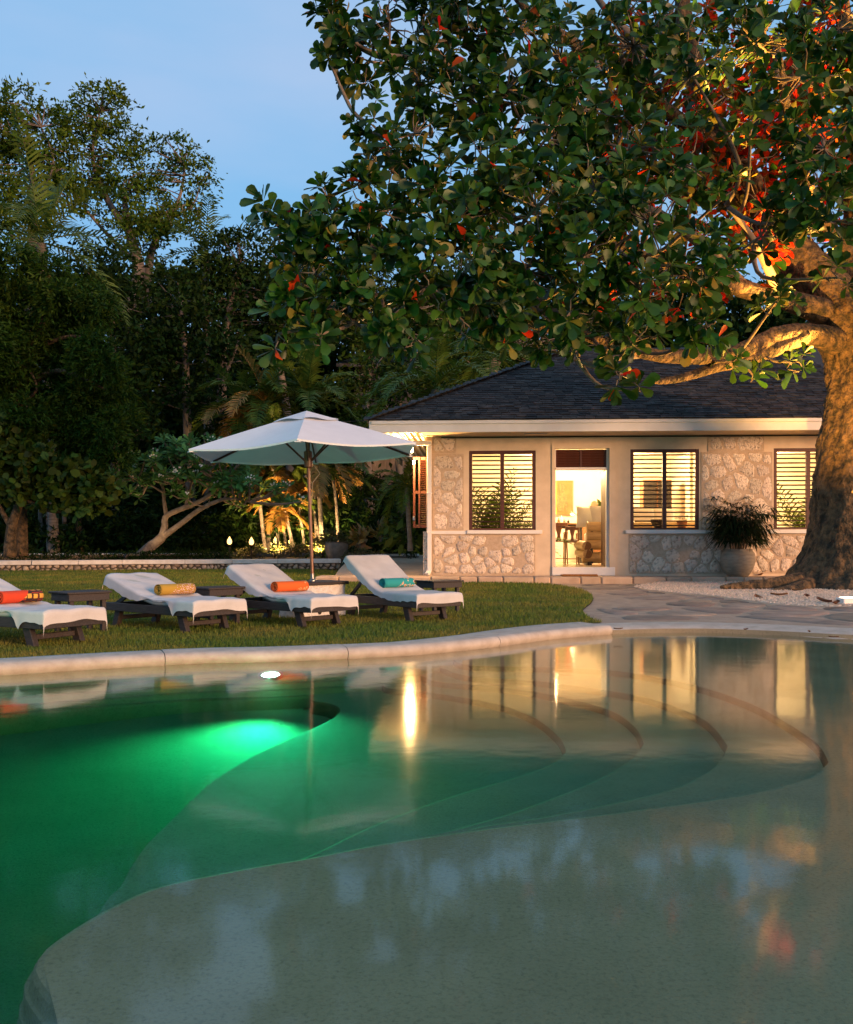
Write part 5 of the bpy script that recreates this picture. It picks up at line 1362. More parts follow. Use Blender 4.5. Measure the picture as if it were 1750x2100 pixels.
def bg_tree(name, label, lobes_px, limbs, lm, bm_, per=26, clump=26, lsz=.28, csz=.34, group=None, cat='tree', up=.5, width=.42, droop=.25, flat=.8, twigs=60, base=None):
    TWIG_SEED[0] += 1; r = np.random.default_rng(TWIG_SEED[0]); b = at(*limbs[0][0][:3]) if limbs else Vector(base); t = thing(name, label, cat, b, 0, group)
    S = []
    for k, l in enumerate(limbs): S += limb('trunk' if k == 0 else 'branch', l, bm_, t, 8)
    lobes = px_lobes(lobes_px); P, D = crown_points(lobes, per, clump, r, csz=csz, flat=flat); V, Fq = leaf_quads(P, lsz, r, up, width, droop, D, .35)
    npobj('crown', V, Fq, lm, t, kind='stuff')
    if S and twigs:
        A = np.array([tuple(s) for s in S]); mb = MB(); w = org(t)
        for (c, rad) in lobes:
            for q in range(max(2, int(twigs / len(lobes)))):
                e = Vector(c) + Vector(nrm(r.normal(size=(1, 3)))[0]) * rad * .8; j = np.argmin(((A - np.array(tuple(e))) ** 2).sum(1) + 0.0); a0 = Vector(A[j]); mid = a0.lerp(e, .5) + Vector(r.normal(size=3)) * rad * .15
                mb.tube([a0 - w, mid - w, e - w], [.035, .024, .008], 4, False)
        obj('twigs', mb, bm_, t, 'all', recalc=False)
    return t

# far tall tree, open crown against the sky
bg_tree('tall_tree', 'tallest open crowned tree rising into the sky at upper left',
    [(205, 225, 55, 46), (180, 290, 60, 46), (240, 290, 55, 46), (150, 340, 50, 46), (250, 360, 60, 46), (195, 400, 55, 46), (300, 420, 55, 46), (260, 470, 45, 46), (150, 250, 35, 46), (290, 480, 60, 45), (350, 450, 40, 46), (225, 200, 28, 46)],
    [[(262, 640, 46, .38), (285, 560, 46, .30), (272, 500, 46, .26), (262, 460, 46, .2), (255, 400, 46, .12)], [(268, 480, 46, .2), (215, 400, 46, .14), (190, 320, 46, .09), (205, 230, 46, .03)], [(262, 460, 46, .16), (330, 440, 46, .09), (380, 420, 46, .03)], [(280, 540, 46, .16), (220, 480, 46, .09), (150, 400, 46, .03)]],
    M['leaf_far'], M['bark_far'], per=13, clump=36, lsz=.27, csz=.27, twigs=120)
bg_tree('tall_tree', 'windblown tree top bending right beside the tallest tree',
    [(325, 295, 28, 47), (365, 300, 30, 47), (400, 335, 32, 47), (420, 365, 22, 47), (390, 375, 24, 47), (345, 350, 30, 47), (330, 400, 40, 47), (405, 420, 20, 47), (380, 455, 34, 47), (310, 350, 24, 47)],
    [[(300, 640, 47, .3), (310, 520, 47, .2), (345, 450, 47, .13), (370, 400, 47, .08), (380, 340, 47, .04)], [(345, 450, 47, .1), (395, 420, 47, .05), (410, 380, 47, .02)]],
    M['leaf_far'], M['bark_far'], per=14, clump=34, lsz=.26, csz=.26, twigs=90)
bg_tree('tall_tree', 'leafy tree at the top left edge of the picture',
    [(30, 220, 55, 44), (80, 250, 50, 44), (20, 300, 60, 44), (100, 310, 45, 44), (60, 360, 60, 44), (-40, 260, 80, 44), (120, 400, 60, 44), (40, 440, 70, 44), (-30, 400, 80, 44)],
    [[(40, 900, 44, .4), (60, 600, 44, .3), (70, 420, 44, .2), (60, 300, 44, .1)], [(70, 430, 44, .15), (110, 340, 44, .06), (85, 260, 44, .03)]],
    M['leaf_far'], M['bark_far'], per=14, clump=36, lsz=.27, csz=.27, twigs=90)
# dense trees of the middle distance
dense = [
 ('dense dark tree in the gap left of the almond boughs', [(470, 520, 45, 43), (510, 500, 32, 43), (440, 570, 55, 43), (520, 560, 50, 43), (480, 620, 60, 43), (545, 600, 40, 43), (560, 640, 40, 43)], [[(470, 1000, 43, .25), (455, 800, 43, .22), (470, 640, 43, .15), (490, 540, 43, .06)]], 'leaf_dark'),
 ('dark tree with forked grey stems left of the parasol', [(400, 640, 60, 41), (350, 600, 60, 42), (460, 720, 60, 41), (390, 740, 65, 41), (330, 700, 60, 41), (300, 790, 60, 40), (420, 830, 60, 40)], [[(395, 1090, 41, .22), (385, 880, 41, .2), (380, 720, 41, .15), (370, 620, 41, .06)], [(420, 1090, 41, .14), (440, 850, 41, .12), (490, 700, 41, .05)]], 'leaf_dark'),
 ('round crowned tree behind the hanging almond branch tips', [(570, 500, 35, 45), (600, 540, 45, 45), (640, 520, 40, 45), (600, 600, 50, 45), (670, 600, 50, 44), (560, 620, 40, 44), (640, 660, 50, 44), (600, 700, 45, 44)], [[(600, 1060, 45, .25), (590, 850, 45, .2), (570, 700, 45, .15), (610, 560, 45, .06)]], 'leaf_mid'),
 ('yellow green tree behind the middle of the almond crown', [(740, 560, 60, 47), (700, 640, 60, 46), (780, 640, 60, 46), (850, 600, 65, 47), (760, 710, 50, 45), (900, 680, 50, 46), (930, 590, 70, 48), (1010, 620, 70, 48)], [[(760, 1060, 46, .25), (750, 850, 46, .2), (770, 650, 46, .1)]], 'leaf_mid'),
 ('bushy tree behind the parasol top with pale bare twigs', [(780, 760, 55, 41), (840, 770, 55, 41), (730, 800, 50, 40), (880, 740, 45, 42), (820, 830, 45, 40), (760, 860, 40, 39), (900, 790, 40, 41)], [[(830, 1080, 41, .2), (815, 880, 41, .16), (830, 760, 41, .08)], [(815, 860, 41, .1), (770, 760, 41, .04)]], 'leaf_mid'),
 ('dark tree behind the roof hip of the villa', [(960, 740, 50, 44), (1020, 720, 50, 44), (1080, 700, 60, 45), (980, 800, 40, 42), (1150, 680, 60, 46), (1250, 660, 80, 47)], [[(1000, 1080, 44, .2), (1000, 850, 44, .15), (1030, 720, 44, .07)]], 'leaf_mid'),
 ('dark tree filling the gap beside the tall pale palm', [(200, 560, 70, 40), (250, 640, 70, 40), (150, 620, 60, 39), (280, 720, 60, 39), (220, 780, 60, 38), (270, 860, 60, 38)], [[(240, 1090, 40, .22), (235, 850, 40, .2), (230, 650, 40, .1)]], 'leaf_dark'),
]
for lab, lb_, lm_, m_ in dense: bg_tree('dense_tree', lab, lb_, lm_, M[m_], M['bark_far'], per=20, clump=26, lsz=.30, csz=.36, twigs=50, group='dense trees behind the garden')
# wood behind everything: one mass nobody could count
r = np.random.default_rng(31); lob = []
for x in range(-500, 2400, 85):
    top = 620 if x < 560 else (600 if x < 700 else 640); 
    for y in range(top, 1130, 90): lob.append((x + r.uniform(-30, 30), y + r.uniform(-25, 25), 70, 56 + r.uniform(-2, 4)))
P, D = crown_points(px_lobes(lob), 9, 22, r, csz=.6); V, Fq = leaf_quads(P, .62, r, .4)
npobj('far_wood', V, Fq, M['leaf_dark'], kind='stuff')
hb = MB(); 
hill = [[(x, 62 + 2 * math.sin(x * .2) + z * .25, z + (0 if k == 0 else math.sin(x * .13) * 1.2)) for x in range(-90, 91, 6)] for k, z in enumerate((0, 5, 9, 12.5))]
obj('wooded_hill', hb.grid(hill), M['leaf_dark'], None, 'all', 'structure')
# undergrowth below the trees
lob = []
for x in range(-60, 900, 34):
    for k in range(3):
        d = 37.5 + 2.2 * k + r.uniform(-.6, .6); lob.append((x + r.uniform(-15, 15), 1128 - r.uniform(0, 70) - 36 * k, r.uniform(22, 40), d))
P, D = crown_points(px_lobes(lob), 28, 18, r, csz=.22); V, Fq = leaf_quads(P, .34, r, .9, .30, -.3)
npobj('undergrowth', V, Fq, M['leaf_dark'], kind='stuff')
# feathery conifer at left
lobf = []
rr_ = random.Random(5)
for (x, y, q) in ((100, 555, 40), (45, 600, 50), (140, 640, 45), (185, 640, 35), (60, 690, 60), (130, 720, 60), (200, 745, 45), (20, 760, 60), (90, 790, 60), (170, 810, 60), (235, 800, 30), (60, 850, 50), (140, 870, 50), (215, 880, 40), (255, 850, 20), (10, 650, 50), (185, 700, 30), (110, 600, 36), (230, 930, 26), (165, 930, 30), (175, 590, 22), (200, 610, 20), (-40, 560, 60), (-40, 700, 80), (-30, 830, 70), (15, 520, 40)):
    lobf.append((x, y, q, 31 + rr_.uniform(-1.2, 1.2)))
t = thing('feathery_tree', 'dark feathery needled tree with drooping sprays at the left edge', 'tree', at(45, 1140, 31.5))
Pt = limb('trunk', [(45, 1140, 31.5, .22), (40, 980, 31.5, .22), (35, 840, 31.5, .25), (48, 770, 31.5, .26), (95, 650, 31.5, .18), (100, 560, 31.5, .08)], M['bark'], t)
for l in ([(45, 800, 31.5, .14), (120, 760, 31, .08), (220, 800, 30.5, .03)], [(60, 720, 31.5, .12), (140, 690, 31, .06), (200, 700, 30.6, .02)], [(40, 840, 31.5, .12), (110, 860, 31, .07), (215, 900, 30.4, .02)], [(90, 660, 31.5, .10), (140, 620, 31.2, .05), (190, 600, 31, .02)], [(45, 790, 31.5, .10), (10, 700, 31, .05), (-40, 640, 31, .03)], [(42, 830, 31.5, .06), (75, 800, 30.8, .045), (60, 760, 30.8, .03), (20, 735, 30.8, .02)]): Pt += limb('branch', l, M['bark'], t)
r = np.random.default_rng(8); PV = []; DV = []
for c, rad in px_lobes(lobf):
    ns = int(230 * rad * rad) + 40; d = nrm(r.normal(size=(ns, 3)) * np.array([1, 1, .55])); st = np.array(c) + d * rad * r.uniform(.2, .9, (ns, 1))
    for q in range(14):     # sprays: needles strung along a drooping line
        f = q / 13; PV.append(st + d * f * .5 + np.array([0, 0, -.28 * f * f]) + r.normal(size=(ns, 3)) * .03); DV.append(d)
P = np.concatenate(PV); D = np.concatenate(DV); V, Fq = leaf_quads(P, .20, r, .3, .26, .35, D, .5)
npobj('crown', V, Fq, M['leaf_feather'], t, kind='stuff')
# sea grape: big round leaves in a low canopy at left, stems below
def big_leaf_tree(name, label, lobes_px, limbs, lm, bm_, per, L, seed, base, width=.75, cat='tree'):
    r = np.random.default_rng(seed); t = thing(name, label, cat, base)
    for k, l in enumerate(limbs): limb('trunk' if k == 0 else 'branch', l, bm_, t)
    P, D = crown_points(px_lobes(lobes_px), per, 7, r, csz=.16); N = len(P)
    n = nrm(r.normal(size=(N, 3)) * .7 + np.array([0, -.35, .5])); a = nrm(np.cross(n, r.normal(size=(N, 3)))); s = np.cross(n, a); Ls = (L * r.uniform(.6, 1.2, N))[:, None]; w = Ls * width * .5
    rows_ = [P, P + a * Ls * .3 + s * w * .85, P + a * Ls * .72 + s * w, P + a * Ls - n * Ls * .08, P + a * Ls * .72 - s * w, P + a * Ls * .3 - s * w * .85]
    V = np.stack(rows_, 1).reshape(-1, 3); k = np.arange(N) * 6; Fq = np.stack([k, k + 1, k + 2, k + 3, k + 4, k + 5], 1)
    npobj('crown', V, Fq, lm, t, kind='stuff'); return t
big_leaf_tree('broadleaf_tree', 'low canopy of round broad leaves under the feathery tree', [(20, 930, 45, 29.6), (80, 950, 45, 29.6), (140, 970, 40, 29.6), (190, 990, 35, 29.6), (40, 1000, 40, 29.6), (110, 1015, 40, 29.6), (170, 1035, 30, 29.6), (210, 1020, 22, 29.6), (0, 890, 45, 29.6), (60, 890, 35, 30), (-40, 960, 50, 29.6)],
    [[(20, 1142, 29.6, .22), (25, 1080, 29.6, .18), (45, 1020, 29.6, .12), (60, 960, 29.6, .07)], [(25, 1085, 29.6, .10), (5, 1050, 29.6, .08), (-20, 1000, 29.6, .05)], [(45, 1020, 29.6, .08), (110, 1050, 29.6, .05), (165, 1040, 29.6, .03)]], M['leaf_grape'], M['bark'], 120, .30, 12, at(20, 1142, 29.6))
for k, (x, d, h, rd) in enumerate(((88, 38, 1055, .10), (104, 39, 1050, .12), (137, 38, 1052, .10), (165, 38.5, 1048, .15))):
    b = at(x, 1132, d); t = thing('bare_trunk', ['slim pale mottled trunk left of three under the broad leaves', 'dim brown trunk just right of the slim pale one', 'slim pale spotted trunk third from the left', 'thick dark trunk rightmost under the broad leaves'][k], 'tree', b, 0, 'tree trunks under the broadleaf canopy')
    limb('trunk', [(x, 1134, d, rd * 1.15), (x - 2, 1090, d, rd), (x - 5, h, d, rd * .9), (x - 3, h - 120, d, rd * .6)], M['bark_far'] if k != 3 else M['bark'], t)
    rr2 = np.random.default_rng(50 + k); P, D = crown_points(px_lobes([(x - 3, h - 110, 40, d), (x + 20, h - 150, 36, d)]), 16, 16, rr2, csz=.3); V, Fq = leaf_quads(P, .3, rr2); npobj('crown', V, Fq, M['leaf_dark'], t, kind='stuff')
# frangipani
t = thing('frangipani_tree', 'leaning frangipani with two grey limbs and dotted white flowers', 'tree', at(286, 1142, 33.5)); FP = []
for l in ([(284, 1144, 33.5, .20), (308, 1122, 33.5, .19), (331, 1103, 33.5, .17), (338, 1080, 33.5, .12), (342, 1058, 33.5, .105), (379, 1041, 33.4, .10), (410, 1028, 33.3, .085), (440, 1008, 33.2, .06), (462, 985, 33, .035)],
          [(331, 1103, 33.5, .13), (352, 1088, 33.4, .105), (379, 1068, 33.3, .095), (405, 1048, 33.2, .09), (431, 1034, 33, .075), (460, 1024, 32.9, .06), (490, 1024, 32.8, .035), (512, 1030, 32.7, .02)],
          [(342, 1060, 33.5, .08), (337, 1030, 33.6, .065), (333, 997, 33.7, .055), (318, 975, 33.8, .03)], [(335, 1010, 33.6, .045), (310, 995, 33.6, .03), (285, 980, 33.5, .02)],
          [(381, 1040, 33.4, .06), (386, 1015, 33.5, .05), (395, 985, 33.6, .03)], [(388, 1010, 33.5, .04), (376, 990, 33.4, .025)], [(425, 1018, 33.3, .05), (432, 995, 33.4, .03), (425, 970, 33.5, .02)], [(460, 1024, 32.9, .04), (470, 1000, 33, .025)], [(333, 1000, 33.7, .04), (350, 970, 33.8, .03), (380, 945, 33.9, .02)]):
    FP += limb('trunk' if not FP else 'branch', l, M['frang_bark'], t, 9)
def rosette(V, Fc, c, axis, n, L, wd, r, spread=(.55, 1.25), droop=.25, prof=((.0, .10), (.30, .55), (.68, 1.0), (.90, .72), (1.0, .12)), out=None):
    """whorl of blade leaves round a shoot; every leaf has a raised midrib fold"""
    axis = Vector(axis).normalized(); u = axis.orthogonal().normalized(); w = axis.cross(u)
    for k in range(n):
        a = 2 * PI * (k * .382 + r.uniform(-.05, .05)); el = spread[0] + (spread[1] - spread[0]) * k / max(1, n - 1) + r.uniform(-.12, .12)
        d = (axis * math.cos(el) + (u * math.cos(a) + w * math.sin(a)) * math.sin(el)).normalized(); s = d.cross(axis)
        if s.length < 1e-3: s = u.copy()
        s.normalize(); up = s.cross(d); tw = r.uniform(-.3, .3); s2 = s * math.cos(tw) + up * math.sin(tw); up = s2.cross(d); l = L * r.uniform(.72, 1.12) * (.75 + .25 * k / n); b = c + axis * (.03 * (n - k) / n) + d * .02
        rows = []
        for f, q in prof:
            p = b + d * l * f - Vector((0, 0, droop * l * f * f)) ; hw = s2 * (wd * l * .5 * q); rows += [p + hw + up * (hw.length * .22), p, p - hw + up * (hw.length * .22)]
        vs = [tuple(x) for x in rows]; m = len(prof)
        fs = [(3 * i + j, 3 * i + j + 1, 3 * i + j + 4, 3 * i + j + 3) for i in range(m - 1) for j in range(2)]
        if out is not None: out.append((vs, fs, Vector(b + d * l * .55), l, up.copy()))
        else: o_ = len(V); V.extend(vs); Fc.extend([tuple(i + o_ for i in f) for f in fs])
r = random.Random(6); V_, F_ = [], []; fl = MB(); A = np.array([tuple(p) for p in FP]); tw = MB(); w0 = org(t)
for (x, y) in [(r.uniform(*a), r.uniform(*b)) for a, b, n_ in (((265, 330), (925, 1000), 20), ((320, 420), (905, 985), 42), ((400, 500), (905, 1000), 40), ((440, 530), (960, 1035), 22), ((225, 265), (970, 990), 2), ((265, 300), (1000, 1025), 3), ((345, 400), (985, 1030), 6), ((480, 620), (990, 1045), 12)) for _ in range(n_)]:
    c = at(x, y, 33.2 + r.uniform(-1.2, 1.0)); ax_ = Vector((r.uniform(-.5, .5), r.uniform(-.7, .3), r.uniform(.5, 1))); rosette(V_, F_, c - w0, ax_, r.randint(12, 17), .50, .28, r, (.5, 1.5), .18)
    j = np.argmin(((A - np.array(tuple(c))) ** 2).sum(1)); tw.tube([Vector(A[j]) - w0, (Vector(A[j]).lerp(c, .6) + Vector((0, 0, -.08))) - w0, c - w0], [.035, .03, .024], 5, False)
    if r.random() < .35:
        for q in range(5):
            p = c - w0 + Vector((r.uniform(-.12, .12), -.15 + r.uniform(-.1, .1), .16 + r.uniform(-.05, .1))); s_ = .035; fl.add([p + Vector((s_, 0, 0)), p + Vector((0, -.01, s_)), p - Vector((s_, 0, 0)), p - Vector((0, .01, s_))], [(0, 1, 2, 3)])
mb = MB(); mb.v, mb.f = V_, F_; obj('foliage', mb, M['leaf_frang'], t, 'all', 'stuff', recalc=False); obj('flowers', fl, M['flower'], t, None, 'stuff', recalc=False); obj('twigs', tw, M['frang_bark'], t, 'all', recalc=False)

# palms
def palm(name, label, px_path, d, rad, nf, L, seed, droop=(1.2, 2.2), el=(.1, 1.3), wl=.50, dry=.0, lw=.050, n=26, group='areca palms lit from below', crownshaft=True, dirs=None, fold=.5):
    r = random.Random(seed); b = at(*px_path[0], d); t = thing(name, label, 'palm', b, 0, group); P = catmull([at(x, y, d) for x, y in px_path], 6); w0 = org(t)
    mb = MB(); pts = [p - w0 for p in P]; obj('trunk', mb.tube(pts, [rad * (1.25 if i < 2 else 1) * (1 + .06 * (i % 2)) for i in range(len(pts))], 9), M['palm_bark'], t)
    top = pts[-1]; up = (pts[-1] - pts[-3]).normalized()
    if crownshaft: obj('crownshaft', MB().tube([top, top + up * .25, top + up * .55], [rad * 1.25, rad * 1.2, rad * .5], 9), M['leaf_palm'], t)
    nf += 3 if crownshaft else 2; L *= 1.15
    for k in range(nf):
        a = k * 2.4 + r.uniform(-.3, .3); e = el[0] + (el[1] - el[0]) * (k / max(1, nf - 1)) + r.uniform(-.1, .1); fm = MB()
        if dirs: a, e = dirs[k]
        frond(fm, top + up * (.4 if crownshaft else .05), (math.cos(a) * math.cos(e), math.sin(a) * math.cos(e), math.sin(e)), L * r.uniform(.85, 1.15), r.uniform(*droop), n, wl * L / 1.8, lw, fold, r, tips=.35)
        obj('frond', fm, M['leaf_palm_dry'] if r.random() < dry else M['leaf_palm'], t, None, recalc=False)
    return t
palm('areca_palm', 'slim pale palm stem nearest the second torch', [(545, 1134), (536, 1060), (526, 975)], 36.5, .075, 9, 2.0, 1, dry=.45, el=(-.3, 1.2))
palm('areca_palm', 'tall palm with a dark feathered head above the left of the parasol', [(552, 1130), (548, 960), (546, 850)], 37.5, .07, 11, 2.6, 2, dry=.1, el=(0, 1.35))
palm('areca_palm', 'leaning palm stem crossing towards the right torch', [(602, 1128), (585, 1050), (560, 960)], 36, .07, 8, 1.9, 3, dry=.35)
palm('areca_palm', 'upright yellowish palm stem beside the leaning one', [(572, 1132), (567, 1060), (560, 985)], 36.8, .06, 7, 1.7, 4, dry=.6, el=(-.5, 1.0))
palm('areca_palm', 'palm with a tall upright spear leaf above the parasol peak', [(652, 1120), (640, 960), (632, 840)], 37, .08, 10, 2.5, 5, dry=.05, el=(.25, 1.5), droop=(.8, 2.0))
palm('areca_palm', 'palm with orange dry fronds right of the parasol pole', [(660, 1112), (656, 1030), (650, 955)], 35.5, .085, 9, 2.1, 6, dry=.5, el=(-.6, 1.0))
palm('areca_palm', 'short young palm with drooping golden fronds near the torches', [(588, 1132), (583, 1090), (578, 1062)], 36, .05, 8, 1.5, 7, dry=.7, el=(-.1, 1.1))
palm('areca_palm', 'young golden palm just left of the parasol pole', [(625, 1130), (620, 1085), (612, 1040)], 36.3, .05, 8, 1.6, 8, dry=.55)
palm('areca_palm', 'low bushy palm at the left of the parasol canopy', [(498, 1000), (496, 930), (494, 880)], 39, .07, 10, 2.3, 9, dry=.15)
palm('areca_palm', 'slender back palm whose fronds hang over the plinth', [(694, 1118), (690, 1040), (684, 985)], 36.5, .06, 8, 1.9, 10, dry=.4)
palm('coconut_palm', 'coconut palm with long combed fronds at the left behind the feathery tree', [(110, 1140), (105, 900), (90, 640), (85, 500)], 37, .20, 15, 4.4, 21, (.9, 1.9), (-.2, 1.35), group=None, wl=.40, lw=.05, n=30, crownshaft=False)
palm('coconut_palm', 'palm with thin sky lit fronds right of the windblown tree', [(425, 1100), (425, 800), (422, 520)], 44, .16, 11, 3.0, 22, (.9, 1.9), (-.1, 1.3), group=None, wl=.38, lw=.045, n=24, crownshaft=False)
palm('coconut_palm', 'drooping palm behind the left end of the villa roof', [(880, 1080), (885, 900), (893, 800)], 33, .14, 14, 2.8, 23, (1.2, 2.6), (-.2, 1.2), group=None, wl=.44, lw=.05, n=26, crownshaft=False)
palm('coconut_palm', 'bright green palm rising behind the villa roof hip', [(1010, 1080), (1010, 850), (1012, 735)], 36, .14, 12, 2.6, 24, (1.0, 2.2), (-.1, 1.2), group=None, wl=.42, lw=.05, n=24, crownshaft=False)
palm('coconut_palm', 'small palm low at the corner beside the red shutter', [(842, 1130), (838, 1060), (835, 1000)], 31.5, .08, 9, 1.5, 25, (1.2, 2.4), (-.1, 1.2), group=None, wl=.42, lw=.04, n=20, crownshaft=False)
# shrubs and bedding plants
def shrub(name, label, lobes_px, m_, per, L, seed, width=.4, up=.6, droop=-.1, group=None, cat='shrub', csz=.10, clump=12):
    r = np.random.default_rng(seed); c = at(lobes_px[0][0], lobes_px[0][1] + lobes_px[0][2], lobes_px[0][3]); t = thing(name, label, cat, c, 0, group)
    mb = MB(); w0 = org(t)
    for (x, y, q, d) in lobes_px:
        for k in range(4): e = at(x + r.uniform(-q, q) * .6, y - q * .4, d); mb.tube([Vector((0, 0, -.1)), (e - w0) * .55 + Vector((0, 0, .08)), e - w0], [.02, .015, .006], 5, False)
    obj('stems', mb, M['bark_thin'], t)
    P, D = crown_points(px_lobes(lobes_px), per, clump, r, csz=csz); V, Fq = leaf_quads(P, L, r, up, width, droop, D, .5); npobj('foliage', V, Fq, m_, t, kind='stuff'); return t
shrub('flowering_shrub', 'small yellow green shrub glowing under the second torch', [(505, 1135, 14, 34.6), (530, 1130, 14, 34.8), (490, 1138, 10, 34.4)], M['leaf_shrub'], 420, .10, 1)
shrub('flowering_shrub', 'dusky fine leaved shrub at the foot of the palm stems', [(575, 1130, 15, 35), (610, 1130, 15, 35), (635, 1128, 14, 35)], M['leaf_shrub'], 420, .10, 2)
shrub('flowering_shrub', 'airy olive shrub spilling over the grey planter pot', [(675, 1105, 20, 34.6), (700, 1112, 18, 34.6), (655, 1112, 14, 34.6)], M['leaf_shrub'], 420, .12, 3)
shrub('groundcover_shrub', 'light green mound at the end of the low wall', [(722, 1138, 12, 33.4), (748, 1138, 13, 33.2), (770, 1142, 10, 33)], M['leaf_shrub'], 600, .11, 4, .3)
shrub('hedge', 'long trimmed dark hedge strip behind the low wall', [(x, 1143 - (0 if x < 300 else 2), 9, 31.4 + x * .004) for x in range(0, 470, 15)], M['leaf_dark'], 700, .10, 5, cat='hedge')
shrub('leafy_shrub', 'large leaved shrub beside the red shutter at the villa corner', [(830, 1020, 22, 33), (850, 1060, 24, 32.5), (820, 1070, 22, 33), (845, 1100, 22, 32.5), (815, 1105, 16, 33)], M['leaf_grape'], 60, .5, 6, .42, 1.0, .3, csz=.18, clump=7)
shrub('croton_plant', 'yellow and red croton with upright broad leaves', [(735, 1108, 14, 34), (752, 1100, 12, 34)], M['leaf_croton'], 90, .42, 7, .38, .2, -1.2, csz=.07, clump=7)
shrub('croton_plant', 'second croton with orange tips right of the yellow one', [(780, 1095, 13, 34.5), (795, 1100, 12, 34.5)], M['leaf_croton'], 90, .42, 8, .38, .2, -1.2, csz=.07, clump=7)
shrub('groundcover_shrub', 'small dark tuft at the end of the short kerb', [(842, 1140, 6, 37)], M['leaf_dark'], 700, .10, 9)
pb_ = at(690, 1146, 34.4); t = thing('planter_pot', 'dark grey stoneware planter pot behind the low wall end', 'plant pot', pb_)
obj('pot', MB().lathe([(.001, 0), (.28, 0), (.40, .22), (.45, .5), (.40, .6), (.43, .64), (.38, .64), (.36, .52), (.001, .5)], 22, cap0=False, cap1=False), M['pot_dark'], t)
# neighbouring roof far behind
nb = thing('far_house', 'distant house with a dark roof and white gutter above the trees', 'house', at(800, 1080, 54)); w0 = org(nb)
def ww(x, y, d): return at(x, y, d) - w0
z0n = ww(0, 745, 54).z; xa, xb = ww(690, 745, 54).x, ww(1010, 745, 54).x
mb = MB(); mb.box(xa + 1, xb - 1, .8, 7, -1, z0n); obj('wall', mb, M['bark_far'], nb, None)
mb = MB(); zr = ww(0, 700, 54).z; mb.add([(xa, 0, z0n), (xb, 0, z0n), (xb - 3, 3.2, zr + .6), (xa + 3, 3.2, zr + .6), (xa, 7.5, z0n), (xb, 7.5, z0n)], [(0, 1, 2, 3), (3, 2, 5, 4), (0, 3, 4), (1, 5, 2)]); rf = obj('roof', mb, M['shingle_stuff'], nb, None)
obj('gutter', MB().box(ww(872, 0, 56).x, ww(948, 0, 56).x, 3.1, 3.3, ww(0, 701, 57).z + .3, ww(0, 688, 57).z + .3), M['white_paint'], rf, None)
obj('fascia', MB().box(xa, xb, -.06, -.002, z0n - .2, z0n), M['bark_far'], nb, None)
# overhead wire slung from the eave to the trees
tag(obj('cable', MB().tube([at(500, 873, 33), at(640, 868, 27), at(762, 862, 22.1)], .008, 5), M['metal_dark'], None), 'thin dark cable running along the eave to the palms', 'cable')

# ------------------------------------------------------------------ the great almond tree
TB = on(1745, 1208, .10)
TR = thing('almond_tree', 'huge almond tree with glossy leaf whorls, warmly uplit trunk and red leaves', 'tree', TB); wT = org(TR)
D0 = TB.y
def trunk_mesh():
    prof = [(1215, 1748, 108), (1200, 1746, 104), (1180, 1745, 98), (1150, 1745, 94), (1100, 1745, 88), (1050, 1745, 80), (1000, 1746, 77), (950, 1751, 76), (900, 1757, 75), (850, 1763, 74), (800, 1769, 73), (760, 1768, 74), (720, 1760, 77), (690, 1748, 80), (660, 1734, 78), (630, 1722, 66), (600, 1716, 54)]
    ys = np.linspace(1215, 600, 150); n = 110; rows = []; rr = np.random.default_rng(2); ph = rr.uniform(0, 6.3, 8)
    for y in ys:
        c = np.interp(-y, [-p[0] for p in prof], [p[1] for p in prof]); rad = np.interp(-y, [-p[0] for p in prof], [p[2] for p in prof]) * .95 * D0 / F
        p = at(c, y, D0 + .45) - wT; f = max(0, (y - 1085) / 130); row = []
        for k in range(n + 1):
            a = 2 * PI * k / n; kk = k % n; a_ = 2 * PI * kk / n
            fl = f ** 2.0 * (.16 + .50 * max(0, math.cos(a_ - PI * 1.02)) ** 5 + .42 * max(0, math.cos(a_ - PI * 1.42)) ** 6 + .25 * max(0, math.cos(a_ - PI * 1.75)) ** 5 + .3 * max(0, math.cos(a_ - .3)) ** 5)
            rib = .020 * math.sin(5 * a_ + ph[0] + y * .004) + .016 * math.sin(9 * a_ + ph[1] - y * .006) + .010 * math.sin(17 * a_ + ph[2] + y * .02) + .010 * math.sin(y * .09 + 3 * a_) + .008 * math.sin(y * .21 + 11 * a_ + ph[3])
            r_ = rad * (1 + rib) + fl * 1.05; q_ = Vector((math.cos(a_) * 5, math.sin(a_) * 5, p.z * 2.6)); r_ += .055 * mnoise.noise(q_) + .038 * mnoise.noise(q_ * 2.7) + .022 * mnoise.noise(q_ * 6.1)
            row.append((p.x + math.cos(a) * r_, p.y + math.sin(a) * r_, p.z + (0 if f < .01 else -.10 * fl * 0)))
        rows.append(row)
    return MB().grid(rows)
obj('trunk', trunk_mesh(), M['bark'], TR, 'all')
for k, l in enumerate(([(1700, 1190, 19.6, .34), (1640, 1199, 19.0, .26), (1580, 1203, 18.6, .17), (1520, 1203, 18.4, .10), (1478, 1204, 18.3, .03)], [(1690, 1198, 19.3, .3), (1640, 1212, 18.5, .2), (1590, 1220, 18.0, .12), (1560, 1224, 17.8, .04)], [(1740, 1200, 19.0, .34), (1720, 1222, 18.2, .2), (1700, 1230, 17.8, .08)])):
    limb('root', l, M['bark'], TR, 12, 5, .10)
d0 = D0 + .45; BR = []
